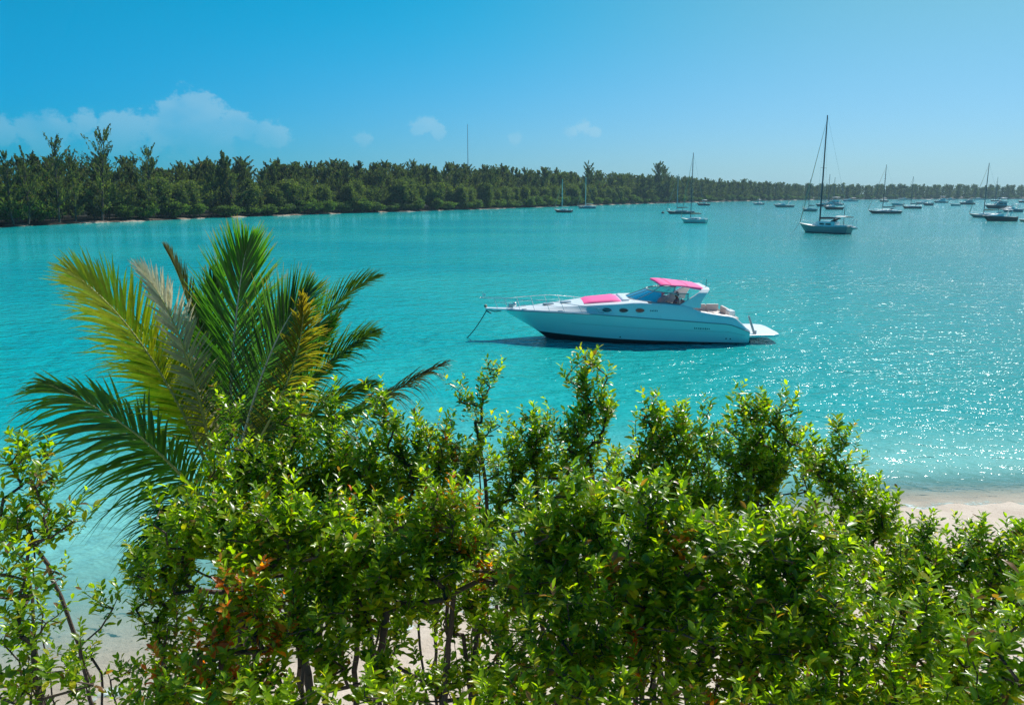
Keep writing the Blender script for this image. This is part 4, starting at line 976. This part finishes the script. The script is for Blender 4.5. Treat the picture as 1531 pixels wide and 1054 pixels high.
# stern: steps, seats, transom gate post, swim platform
mb = MB()
for k in range(3): mb.box((.46 - k * .2, -.95, .78 - k * .17), (.24, .72, .30))
mb.box((.02, 0, .32), (.10, 3.4, .5))
mb.build('transom', WHITE, yacht, .03)
mb = MB(); mb.box((.22, -.95, .98), (.34, .74, .07), rot=Matrix.Rotation(R(28), 3, 'Y')); mb.box((.02, -.95, .82), (.30, .74, .07), rot=Matrix.Rotation(R(20), 3, 'Y')); mb.build('transom_cushion', VINYL, yacht, .02)
mb = MB()
ring = [(x, y) for x, y in [(.02, 1.72), (-1.25, 1.60), (-1.52, 1.40), (-1.60, .9), (-1.60, -.9), (-1.52, -1.40), (-1.25, -1.60), (.02, -1.72)]]
mb.add([(x, y, .44 if False else .42 - .03 * x * 0) for x, y in ring] + [(x, y, .30) for x, y in ring], [tuple(range(8)), tuple(range(15, 7, -1))] + [(i, i + 8, (i + 1) % 8 + 8, (i + 1) % 8) for i in range(8)])
plat = mb.build('swim_platform', WHITE, yacht, .02)
for y in (1.2, .4, -.4, -1.2): mb = MB(); mb.add([(-.02, y - .03, .30), (-.02, y + .03, .30), (-1.1, y + .03, .30), (-1.1, y - .03, .30), (-.02, y - .03, .05), (-.02, y + .03, .05)], [(0, 1, 2, 3), (0, 3, 4), (1, 5, 2), (3, 2, 5, 4), (0, 4, 5, 1)]); mb.build('platform_bracket', GREYH, plat)
mb = MB(); mb.tube([(-.06, 1.30, 1.26), (-.36, 1.32, .42)], [.05, .065], 8); mb.tube([(-.06, 1.30, 1.26), (-.05, 1.30, 1.42)], .012, 5); mb.box((-.38, 1.32, .50), (.14, .14, .16)); mb.build('stern_post', mat("post_grey", (.42, .43, .44), .5), yacht, .01)
for y in (.2, -.7): mb = MB(); mb.box((-.35, y, .10), (.35, .4, .5), taper=(.6, .6)); mb.build('stern_drive', mat("drive_grey", (.2, .21, .22), .5), yacht, .03)
# anchor rode
mb = MB(); a_ = Vector((12.42, 0, 1.36)); e_ = onz(697, 507, -.05); 
loc_e = Vector((-(e_.x - yacht.location.x), -(e_.y - yacht.location.y), e_.z))
pts = [a_.lerp(loc_e, t) - Vector((0, 0, .10 * math.sin(PI * t))) for t in np.linspace(0, 1, 10)]
mb.tube(pts, .022, 5); mb.build('anchor_line', ROPE, yacht)

# ---------------------------------------------------------------- person at the helm
SKIN = mat("skin", (.22, .115, .075), .5, var=.08, scale=20)
SHIRT = mat("grey_shirt", (.30, .32, .33), .85, var=.12, scale=14)
TROUS = mat("dark_shorts", (.03, .035, .05), .85, var=.15, scale=14)
HAIR = mat("dark_hair", (.012, .009, .008), .6, var=.2, scale=40)
def skin_obj(name, nodes, edges, material, parent, root=0, lv=2):
    me = bpy.data.meshes.new(name); me.from_pydata([n[0] for n in nodes], edges, []); o = link(name, me, material, parent)
    o.modifiers.new('skin', 'SKIN'); lay = me.skin_vertices[0].data if me.skin_vertices else None
    if lay is None:
        raise RuntimeError('no skin layer')
    for i, n in enumerate(nodes):
        r_ = n[1]; lay[i].radius = r_ if isinstance(r_, tuple) else (r_, r_)
        lay[i].use_root = (i == root)
    ss_ = o.modifiers.new('sub', 'SUBSURF'); ss_.levels = lv; ss_.render_levels = lv
    for p_ in me.polygons: p_.use_smooth = True
    return o
# person local: x forward (to the bow), z up from the seat top; seated leaning back, hands on the wheel
N = []; E = []
def nd(p, r_, prev=None):
    N.append((Vector(p), r_)); i = len(N) - 1
    if prev is not None: E.append((prev, i))
    return i
pel = nd((0, 0, .10), (.14, .12)); wst = nd((-.02, 0, .26), (.13, .11), pel); che = nd((-.03, 0, .42), (.16, .12), wst); ups = nd((-.03, 0, .53), (.12, .09), che)
nck = nd((-.02, 0, .62), .055, ups); jaw = nd((.01, 0, .69), (.065, .075), nck); skl = nd((.0, 0, .78), (.078, .096), jaw); crn = nd((-.005, 0, .85), (.06, .075), skl)
nos = nd((.105, 0, .735), .014, jaw)
for s in (1, -1):
    nd((.0, s * .092, .745), .016, skl)
    sh = nd((-.03, s * .19, .51), .068, ups); el_ = nd((.12, s * .25, .27), .046, sh); wr = nd((.36, s * .17, .36), .030, el_); pm = nd((.43, s * .15, .385), (.022, .036), wr)
    for k, (dy, l) in enumerate(((-.03, .072), (-.010, .082), (.010, .078), (.03, .062))):
        a_ = nd((.455, s * .15 + dy, .40 - abs(dy) * .1), .010, pm); b_ = nd((.455 + l * .55, s * .15 + dy * 1.1, .405), .009, a_); nd((.455 + l * .62, s * .15 + dy * 1.1, .405 - l * .5), .008, b_)
    t1 = nd((.43, s * .15 - s * .045, .40), .011, pm); nd((.47, s * .15 - s * .055, .425), .009, t1)
    hp = nd((.03, s * .10, .09), .095, pel); kn = nd((.44, s * .13, .10), .062, hp); an = nd((.50, s * .13, -.30), .040, kn); hl = nd((.50, s * .13, -.36), .040, an); nd((.64, s * .14, -.375), .036, hl)
person = empty('person', (0, 0, 0)); person.rotation_euler = (0, 0, R(180))
pl = Vector((2.98, -.75, 1.26)); person.location = yacht.matrix_basis @ pl if False else Vector((yacht.location.x - pl.x, yacht.location.y - pl.y, pl.z))
tag(person, 'dark-haired person in a grey shirt seated at the helm under the pink canopy', 'person')
body = skin_obj('body', N, E, SKIN, person)
n2 = [((0, 0, .08), (.155, .135)), ((-.02, 0, .26), (.145, .125)), ((-.03, 0, .42), (.175, .135)), ((-.03, 0, .535), (.13, .10)), ((-.025, .0, .585), (.075, .07))]; e2 = [(0, 1), (1, 2), (2, 3), (3, 4)]
for s in (1, -1): n2 += [((-.03, s * .19, .515), .082), ((.05, s * .23, .38), .066)]; k = len(n2); e2 += [(3, k - 2), (k - 2, k - 1)]
skin_obj('shirt', [(Vector(p), r_) for p, r_ in n2], e2, SHIRT, person)
n3 = [((0, 0, .07), (.16, .14))]; e3 = []
for s in (1, -1): n3 += [((.05, s * .10, .09), .11), ((.36, s * .125, .10), .082)]; k = len(n3); e3 += [(0, k - 2), (k - 2, k - 1)]
skin_obj('shorts', [(Vector(p), r_) for p, r_ in n3], e3, TROUS, person)
n4 = [((-.045, 0, .70), (.05, .075)), ((-.04, 0, .79), (.075, .10)), ((-.01, 0, .865), (.078, .088)), ((.05, 0, .872), (.04, .07))]
skin_obj('hair', [(Vector(p), r_) for p, r_ in n4], [(0, 1), (1, 2), (2, 3)], HAIR, person)
q = MB()
for s in (1, -1): q.ball((.078, s * .033, .765), .011, 8, 5)
q.build('eyes', mat("eye_dark", (.02, .015, .012), .2), person)
# ---------------------------------------------------------------- the moored boats
def gen_hull(L, B, zb, zs, draft=.5, tw=.8, rake=.10, n=16, stern_rake=.0, zmid=None):
    """returns (hull MB, deck MB, half breadth function, sheer function); x 0 stern .. L bow"""
    def b(t): 
        t = min(max(t, 0), 1)
        return B / 2 * (tw + (1 - tw) * math.sin(min(1, t / .42) * PI / 2) if t < .42 else max(.015, 1 - ((t - .42) / .58) ** 2.1))
    zm = min(zb, zs) * .93 if zmid is None else zmid
    def sh(t): return zs * (1 - t) * (1 - 2 * t) * 1.0 + 4 * zm * t * (1 - t) + zb * t * (2 * t - 1)
    h, d = MB(), MB(); TT = np.linspace(0, 1, n)
    def pt(t, v, s):
        bb, zz = b(t), sh(t); kz = -draft * (1 - max(0, (t - .6) / .4) ** 2)
        vs_ = [0, .35, .55, .75, 1]; yy = np.interp(v, vs_, [0, .62, .90, .97, 1.0]) * bb; z = np.interp(v, vs_, [kz, kz * .45, 0.0, zz * .45, zz])
        if t > .7: yy *= 1 - (1 - v) * .45 * (t - .7) / .3
        fz = (z - kz) / (zz - kz)
        return (L * t - rake * L * max(0, (t - .5) / .5) ** 2 * (1 - fz) + stern_rake * max(0, (1 - t / .12)) * (1 - fz) * L, s * yy, z)
    V_ = [0, .2, .35, .45, .55, .65, .75, .88, 1]
    for s in (1, -1):
        rings = [[pt(t, v, s) for v in V_] for t in TT]
        if s < 0: rings = [r_[::-1] for r_ in rings]
        h.loft(rings)
    h.add([pt(0, v, 1) for v in V_] + [pt(0, v, -1) for v in V_[::-1]], [tuple(range(2 * len(V_)))])
    d.loft([[(L * t, b(t) * s * .995, sh(t) - .012 + .04 * (1 - s * s)) for s in (1, .5, 0, -.5, -1)] for t in TT])
    return h, d, b, sh
def band(L, B, b, hgt, z0, rake, n=24):
    q = MB()
    return q
def hull_mat(name, top, bottom=(.010, .014, .018), zline=.10, stripe=None):
    key = 'hm' + name
    if key in MATS: return MATS[key]
    m, nt, out = newmat(name); oc = nt.objco(); so_ = nt.node('ShaderNodeSeparateXYZ'); nt.l.new(oc, so_.inputs[0])
    c = nt.mix(nt.smooth(so_.outputs[2], zline - .01, zline + .01), bottom, top)
    c = nt.mix(nt.math('MULTIPLY', nt.noise(nt.scalev(oc, (.6, .6, 3)), 2.0, 4, .65), .5), c, (.16, .17, .16))
    nt.l.new(principled(nt, c, .38, 0, .5).outputs[0], out.inputs['Surface']); MATS[key] = m
    return m
HW = hull_mat('hull_white', (.60, .63, .63)); HN = hull_mat('hull_navy', (.012, .02, .045), (.05, .015, .012)); HT = hull_mat('hull_dark_teal', (.025, .065, .08)); HG = hull_mat('hull_grey_white', (.27, .29, .29)); HB = hull_mat('hull_blue_grey', (.13, .23, .30)); HD = hull_mat('hull_black', (.014, .02, .03))
def place(name, label, cat, px, py, yaw, group):
    p = onz(px, py, 0); e = empty(name, (p.x, p.y, 0), R(yaw)); tag(e, label, cat, group); return e
BG = 'boats moored in the far anchorage'
def sailboat(label, px, py, yaw, L, mast, hull=HW, B=None, fb=(1.15, .85), mast_x=.56, cover=DARKC, spar=ALU, cabin=WHITE, dodger=None, bimini=None, mizzen=None, spreaders=1, rode=None, outboard=False, furl=True, dinghy=None, name='sailboat', mr=.085, ch=1.0):
    """px,py: where the middle of the hull meets the water"""
    e = place(name, label, 'sailboat', px, py, yaw, BG); B = B or L * .31; off = -L / 2
    h, d, b, sh = gen_hull(L, B, fb[0], fb[1], .45, .68, .13, stern_rake=.05)
    def sft(q): q.v = [(v[0] + off, v[1], v[2]) for v in q.v]; return q
    sft(h).build('hull', hull, e); sft(d).build('deck', CREAM, e)
    z0 = sh(.5); q = MB(); rings = []
    for t, hz_, k in ((.26, .40, .60), (.30, .46, .62), (.50, .44, .62), (.62, .36, .58), (.72, .12, .45)):
        hz_ *= ch; w_ = b(t) * k; z = sh(t); rings.append([(L * t, w_, z), (L * t, w_ * .93, z + hz_ * .8), (L * t, w_ * .8, z + hz_), (L * t, -w_ * .8, z + hz_), (L * t, -w_ * .93, z + hz_ * .8), (L * t, -w_, z)])
    q.loft(rings, smooth=False, cap0=True, cap1=True); cb = sft(q).build('cabin', cabin, e, .03)
    for s in (1, -1):
        for t0, t1 in ((.33, .43), (.46, .55)):
            q = MB(); pp_ = [(L * t, s * (b(t) * .605 + .012), sh(t) + hz * ch) for t, hz in ((t0, .13), (t1, .13), (t1, .27), (t0, .27))]; q.add(pp_ if s < 0 else pp_[::-1], [(0, 1, 2, 3)]); sft(q).build('cabin_window', DGLASS, cb)
    q = MB(); t = .13
    for s in (1, -1): q.box((L * .14, s * b(.14) * .66, sh(.14) + .12), (L * .22, .12, .26))
    q.box((L * .03, 0, sh(.03) + .10), (.14, b(.03) * 1.5, .22)); sft(q).build('cockpit_coaming', cabin, e, .02)
    mz = sh(mast_x) + .35; mx_ = L * mast_x + off
    q = MB(); q.tube([(mx_, 0, mz - .4), (mx_, 0, mz + mast * .5), (mx_, 0, mz + mast)], [mr, mr * .95, mr * .7], 8)
    ms = q.build('mast', spar, e)
    q = MB()
    for k in range(spreaders):
        zz = mz + mast * (k + 1) / (spreaders + 1) * 1.04; q.tube([(mx_, -B * .30, zz), (mx_, B * .30, zz)], .03, 5)
    q.build('spreaders', spar, ms)
    q = MB(); q.tube([(mx_, 0, mz + .85), (mx_ - L * .40, 0, mz + .95)], .055, 6); bo = q.build('boom', spar, e)
    q = MB(); q.tube([(mx_ - .05, 0, mz + 1.35), (mx_ - .12, 0, mz + 1.0), (mx_ - L * .2, 0, mz + 1.08), (mx_ - L * .39, 0, mz + 1.02)], [.05, .17, .15, .07], 7); q.build('sail_cover', cover, bo)
    bowx, topz = L / 2 - .1, mz + mast
    q = MB(); q.tube([(bowx, 0, fb[0]), (mx_, 0, topz * .97)], .012, 4); q.tube([(-L / 2 + .1, 0, fb[1]), (mx_, 0, topz)], .012, 4)
    for s in (1, -1):
        zz = mz + mast * (1 / (spreaders + 1)) * 1.04; q.tube([(mx_ - .1, s * b(mast_x) * .95, sh(mast_x)), (mx_, s * B * .30, zz), (mx_, 0, topz * .985)], .010, 4)
        q.tube([(mx_ - .5, s * b(mast_x) * .95, sh(mast_x)), (mx_, 0, zz)], .010, 4)
    q.build('rigging', CHROME, e)
    if furl:
        q = MB(); a_, c_ = Vector((bowx, 0, fb[0] + .15)), Vector((mx_, 0, topz * .97)); q.tube([a_, a_.lerp(c_, .5), a_.lerp(c_, .95)], [.07, .055, .03], 6); q.build('furled_jib', cover if cover is not DARKC else TAN, e)
    q = MB(); 
    for s in (1, -1):
        hh = .58; XX = [L * t + off for t in (.05, .25, .45, .65, .82, .95)]; pts = [(x, s * b((x - off) / L) * .93, sh((x - off) / L) + hh) for x in XX]; q.tube(pts, .010, 4)
        for p_ in pts: q.tube([p_, (p_[0], p_[1], p_[2] - hh)], .013, 4)
    q.tube([(L * .95 + off, b(.95) * .93, sh(.95) + .58), (L * 1.02 + off, 0, fb[0] + .62), (L * .95 + off, -b(.95) * .93, sh(.95) + .58)], .016, 5); q.build('guard_rail', CHROME, e)
    if dodger: 
        q = MB(); x0 = L * .27 + off; q.loft([[(x0 + .75 * (1 - k), s * b(.3) * .62, sh(.3) + .42 * ch + .62 * k ** .7 * (1 - .25 * s * s)) for s in np.linspace(-1, 1, 7)] for k in (0, .35, .7, 1, )] + [[(x0 - .35, s * b(.3) * .62, sh(.3) + (.42 * ch + .6) * (1 - .2 * s * s) + .02) for s in np.linspace(-1, 1, 7)]]); o = q.build('dodger', dodger, e); k_ = o.modifiers.new('thick', 'SOLIDIFY'); k_.thickness = .02
    if bimini:
        q = MB(); zb_ = sh(.1) + 1.75; q.loft([[(x, s * B * .36, zb_ - .14 * abs(s) ** 2.5) for s in np.linspace(-1, 1, 7)] for x in (-L * .44, -L * .34, -L * .24)]); o = q.build('bimini', bimini, e); k_ = o.modifiers.new('thick', 'SOLIDIFY'); k_.thickness = .03
        q = MB()
        for s in (1, -1):
            for x in (-L * .43, -L * .25): q.tube([(x, s * B * .355, zb_ - .14), (-L * .34, s * B * .36, sh(.15))], .014, 4)
        q.build('bimini_frame', CHROME, e)
    if mizzen:
        q = MB(); x = -L * .36; q.tube([(x, 0, sh(.14)), (x, 0, sh(.14) + mizzen)], [.06, .045], 6); q.tube([(x, 0, sh(.14) + 1.6), (x - L * .18, 0, sh(.14) + 1.65)], .07, 6); q.build('mizzen_mast', spar, e)
    if dinghy:
        q = MB(); q.tube([(-L / 2 - .5, -1.1, .95), (-L / 2 - .55, -.4, 1.0), (-L / 2 - .55, .7, 1.0), (-L / 2 - .5, 1.15, 1.2)], [.16, .24, .24, .12], 8); q.build('stern_dinghy', GREYH, e)
        q = MB()
        for s in (.7, -.7): q.tube([(-L / 2 + .4, s, fb[1]), (-L / 2 - .1, s, fb[1] + 1.1), (-L / 2 - .6, s, fb[1] + 1.1), (-L / 2 - .6, s, 1.1)], .035, 5)
        q.build('davits', CHROME, e)
    if rode:
        p0_ = Vector((L / 2, 0, fb[0] - .05)); w_ = onz(*rode, -.03); l_ = Matrix.Rotation(-R(yaw), 3, 'Z') @ (w_ - e.location); q = MB(); q.tube([p0_, p0_.lerp(l_, .5) - Vector((0, 0, .12)), l_], .03, 5); q.build('anchor_line', ROPE, e)
    if outboard:
        q = MB(); q.box((-L / 2 - .18, .3, .75), (.3, .3, .4), taper=(.8, .8)); q.box((-L / 2 - .15, .3, .3), (.12, .1, .7)); q.build('outboard', RUBBER, e, .02)
    return e
def cruiser(label, px, py, yaw, L, hull=HW, B=None, fb=(1.3, .95), style='express', canopy=DARKC, house=WHITE, arch=False, outboard=True, name='motorboat', rail=True, pale=None):
    e = place(name, label, 'motorboat', px, py, yaw, BG); B = B or L * .33; off = -L / 2
    h, d, b, sh = gen_hull(L, B, fb[0], fb[1], .35, .9, .16, zmid=(fb[0] + fb[1]) * .5)
    def sft(q): q.v = [(v[0] + off, v[1], v[2]) for v in q.v]; return q
    sft(h).build('hull', hull, e); sft(d).build('deck', CREAM if pale is None else pale, e)
    def house_loft(secs, name_, mt, bev=.03):
        q = MB(); rings = []
        for t, k, z0_, z1_, inw in secs:
            w_ = b(t) * k; rings.append([(L * t, w_, z0_), (L * t, w_ * inw, z1_), (L * t, -w_ * inw, z1_), (L * t, -w_, z0_)])
        q.loft(rings, smooth=False, cap0=True, cap1=True); return sft(q).build(name_, mt, e, bev)
    zs = sh(.4)
    if style == 'express':
        house_loft([(.42, .86, zs - .1, zs + .62, .88), (.52, .84, sh(.5) - .1, zs + .60, .86), (.70, .74, sh(.7) - .1, sh(.7) + .34, .85), (.86, .5, sh(.86) - .1, sh(.86) + .08, .85)], 'cabin', house)
        q = MB(); rings = []
        for t, zt in ((.46, 1.15), (.58, .62)): rings.append([(L * t, b(.5) * s * (.80 if t > .5 else .72), zs + zt - (0 if abs(s) < .9 else .03)) for s in np.linspace(-1, 1, 9)])
        q.loft(rings); sft(q).build('windscreen', DGLASS, e)
    elif style == 'fly':
        house_loft([(.16, .86, zs - .1, zs + 1.25, .92), (.30, .86, zs - .1, zs + 1.30, .92), (.50, .84, zs - .1, zs + 1.25, .90), (.62, .80, sh(.6) - .1, zs + .35, .88), (.82, .55, sh(.8) - .1, sh(.8) + .12, .85)], 'cabin', house)
        for s in (1, -1):
            q = MB(); P_ = [(L * t, s * (b(t) * (.86 - .07 * (z / 1.3)) + .015), zs + z) for t, z in ((.20, .55), (.50, .55), (.47, 1.02), (.20, 1.02))]; q.add(P_ if s < 0 else P_[::-1], [(0, 1, 2, 3)]); sft(q).build('saloon_window', DGLASS, e)
        house_loft([(.14, .80, zs + 1.29, zs + 1.85, .9), (.36, .78, zs + 1.30, zs + 1.88, .9), (.46, .66, zs + 1.29, zs + 1.62, .85)], 'flybridge', house)
        q = MB(); rings = []
        for t, zt in ((.50, 1.25), (.615, .42)): rings.append([(L * t, b(.55) * s * .80, zs + zt + .03) for s in np.linspace(-1, 1, 7)])
        q.loft(rings); sft(q).build('windscreen', DGLASS, e)
    elif style == 'console':
        q = MB(); q.box((L * .42, 0, zs + .35), (.8, .9, 1.0), taper=(.75, .9)); q.box((L * .28, 0, zs + .2), (.5, .9, .7)); sft(q).build('console', house, e, .03)
    ht = {'express': 1.75, 'fly': 3.45, 'console': 2.05, 'open': 1.2}[style]
    if canopy is not None:
        x0, x1 = (.14, .47) if style != 'console' else (.22, .58); q = MB(); zc_ = zs + ht
        q.loft([[(L * t, s * b(.3) * .80, zc_ - .18 * abs(s) ** 2.5 + dz) for s in np.linspace(-1, 1, 7)] for t, dz in ((x0, -.06), ((x0 + x1) / 2, .03), (x1, -.04))]); o = sft(q).build('canopy', canopy, e); k_ = o.modifiers.new('thick', 'SOLIDIFY'); k_.thickness = .05
        q = MB()
        for s in (1, -1):
            for t in (x0 + .02, (x0 + x1) / 2, x1 - .02): q.tube([(L * t, s * b(.3) * .78, zc_ - .18), (L * (t * .5 + .30 * .5), s * b(.3) * .80, zs + (.0 if style != 'fly' else 1.7))], .02, 5)
        sft(q).build('canopy_frame', CHROME, e)
    if arch:
        q = MB(); q.tube([(L * .24, b(.2) * .9, zs), (L * .18, b(.2) * .82, zs + 1.5), (L * .17, 0, zs + 1.75), (L * .18, -b(.2) * .82, zs + 1.5), (L * .24, -b(.2) * .9, zs)], .10, 6); sft(q).build('radar_arch', house, e)
    if rail:
        q = MB()
        for s in (1, -1):
            pts = [(L * t, s * b(t) * .9, sh(t) + .5) for t in (.55, .68, .80, .90, .97)]; q.tube(pts, .014, 4)
            for p_ in pts: q.tube([p_, (p_[0], p_[1], p_[2] - .5)], .012, 4)
        sft(q).build('bow_rail', CHROME, e)
    if outboard:
        q = MB(); q.box((-.30, 0, .85), (.42, .42, .5), taper=(.8, .85)); q.box((-.26, 0, .3), (.18, .16, .8)); sft(q).build('outboard', RUBBER, e, .03)
    return e

# sailboats, left to right (hull centre px, waterline py, heading, length, mast)
sailboat('small sailboat with a dark hull, leftmost of the moored boats', 842, 318, 155, 7.0, 10.6, HD, cover=TAN, spar=WHITE, outboard=True, mr=.10)
sailboat('blue-grey sailboat right of the leftmost dark one, close under the wood', 877, 312, 172, 8.6, 12.8, HB, spar=WHITE, mr=.12, cover=TAN)
sailboat('long low dark teal sailboat behind the white one with the tall mast', 1017, 320, 176, 9.6, 12.0, HT, mast_x=.62, cover=DARKC, mr=.11, fb=(1.1, .75), cabin=GREYH)
sailboat('white sailboat with tall dark mast in front of the long teal one', 1037, 333.5, 146, 6.6, 15.0, HW, B=2.4, spar=DMAST, cover=TAN, mr=.10, spreaders=1, mast_x=.62)
sailboat('small pale sailboat with a dark mast left of the big grey sailboat', 1210, 316, 150, 5.6, 11.0, HG, spar=DMAST, mr=.10, outboard=True, furl=True)
sailboat('largest moored sailboat, weathered grey hull, very tall dark mast and slack anchor line', 1232, 348.5, 132, 9.6, 18.6, HG, B=3.5, fb=(1.65, 1.3), spar=DMAST, cover=DARKC, dodger=DARKC, bimini=CREAM, mizzen=3.6, spreaders=1, rode=(1184, 348), mr=.135, mast_x=.60, ch=2.0, dinghy=True)
sailboat('dark teal sailboat with a black canopy amidships and leaning forestay', 1322, 319.5, 176, 11.2, 15.2, HT, spar=DMAST, dodger=DARKC, bimini=DARKC, mr=.12, cover=DARKC, spreaders=2)
sailboat('dark sailboat under a short mast right of the black-canopied one', 1363, 312, 168, 8.4, 13.0, HD, spar=DMAST, bimini=DARKC, dodger=DARKC, mr=.12)
sailboat('pale sailboat with two thin masts beside the dark motorboats at the right', 1473, 325.5, 135, 8.8, 14.2, HG, spar=DMAST, mizzen=5.5, mr=.11, cover=TAN)
sailboat('far sailboat whose thin mast stands behind the big grey sailboat', 1239, 305, 165, 9.0, 17.5, HD, spar=DMAST, mr=.16, spreaders=1)
sailboat('farthest sailboat with a thin mast behind the cluster right of the tall dark mast', 1247, 303, 160, 9.0, 17.0, HN, spar=DMAST, mr=.16, spreaders=1)
sailboat('dim far sailboat with mast showing above the trees near the right edge', 1489, 301.5, 170, 9.0, 18.5, HD, spar=DMAST, mr=.16)
# motorboats
cruiser('dark motorboat with a pale top near the far wood, right of the tall-masted white sailboat', 1051, 307.5, 170, 7.2, HN, style='console', canopy=CREAM)
cruiser('small white fishing boat with a blue hardtop, alone before the far trees', 1133, 306.5, 130, 7.6, HW, style='console', canopy=BLUEG)
cruiser('low grey cabin cruiser alone left of the sailboat cluster', 1171, 310, 176, 10.0, HG, style='express', canopy=None, arch=True)
cruiser('white flybridge boat at the top of the cluster behind the big grey sailboat', 1243, 307, 150, 12.5, HW, style='fly', canopy=CREAM)
cruiser('black motorboat in the cluster behind the big grey sailboat', 1245, 313.5, 172, 8.0, HD, style='express', canopy=DARKC)
cruiser('dark teal launch left in the cluster, partly behind the tall mast', 1229, 309, 176, 7.0, HT, style='express', canopy=DARKC)
cruiser('low white motorboat right of the cluster against the far shore', 1270, 301.5, 176, 13.0, HW, style='express', canopy=CREAM, fb=(1.5, 1.1))
cruiser('small white motorboat directly behind the black-canopied sailboat', 1341, 307.5, 165, 6.6, HW, style='express', canopy=DARKC)
cruiser('dark open boat left behind the black-canopied sailboat', 1321, 302, 176, 7.0, HD, style='console', canopy=GREYH)
cruiser('white cabin boat right of the short-masted dark sailboat', 1381, 305.5, 172, 10.5, HW, style='express', canopy=CREAM)
cruiser('small dark launch in front of the white cabin boat', 1387, 307.5, 174, 5.4, HT, style='console', canopy=None)
cruiser('tall white boat with a flybridge against the far trees', 1405.5, 303.5, 160, 9.5, HG, style='fly', canopy=BLUEG)
cruiser('small white open skiff alone in the water between the far boats', 1427, 308, 140, 5.2, HW, style='open', canopy=None, rail=False)
cruiser('dark boxy motorboat right of the white skiff', 1445, 306, 176, 9.0, HT, style='fly', canopy=None, house=GREYH)
cruiser('far white boat low on the waterline right of the dark boxy one', 1463, 298.8, 176, 12, HW, style='express', canopy=None)
cruiser('tiny white boat on the far waterline left of the flybridge boat', 1352, 299.0, 176, 13, HW, style='express', canopy=None)
cruiser('tiny white boat on the far waterline above the skiff', 1421, 299.2, 170, 9, HW, style='express', canopy=None)
cruiser('large dark flybridge yacht with blue windows at the right', 1490, 312, 172, 10.8, HT, style='fly', canopy=BLUEG, house=GREYH, fb=(1.6, 1.2))
cruiser('blue-grey express cruiser behind the near dark cruiser at the right', 1512, 317, 174, 7.4, HB, style='express', canopy=BLUEG, arch=True)
cruiser('near dark motor cruiser with a grey canopy and white foredeck at the right', 1493, 330.5, 172, 8.0, HD, style='express', canopy=GREYH, fb=(1.35, 1.0), arch=True, pale=WHITE)
cruiser('small dark boat touching the right edge below the far trees', 1529, 303.2, 176, 7.0, HD, style='express', canopy=None)
cruiser('dinghy with an orange-tan side cut off by the right edge', 1534, 331.5, 174, 3.6, hull_mat('hull_tan', (.55, .33, .20)), style='open', canopy=None, rail=False, outboard=False, fb=(.55, .45))
# mooring buoys
for (px, py, lab) in ((991, 319.3, 'small dark mooring buoy left of the long teal sailboat'), (1449, 357, None),):
    if lab:
        p = onz(px, py, 0); e = empty('mooring_buoy', (p.x, p.y, 0)); tag(e, lab, 'buoy'); q = MB(); q.ball((0, 0, .15), .55, 12, 8, (1, 1, .8)); q.tube([(0, 0, .5), (0, 0, .85)], .05, 6); q.build('float', RUBBER, e); q = MB(); q.tube([(.12 * math.cos(a), 0, .92 + .12 * math.sin(a)) for a in np.linspace(0, 6.28, 11)], .03, 5); q.build('ring', CHROME, e)
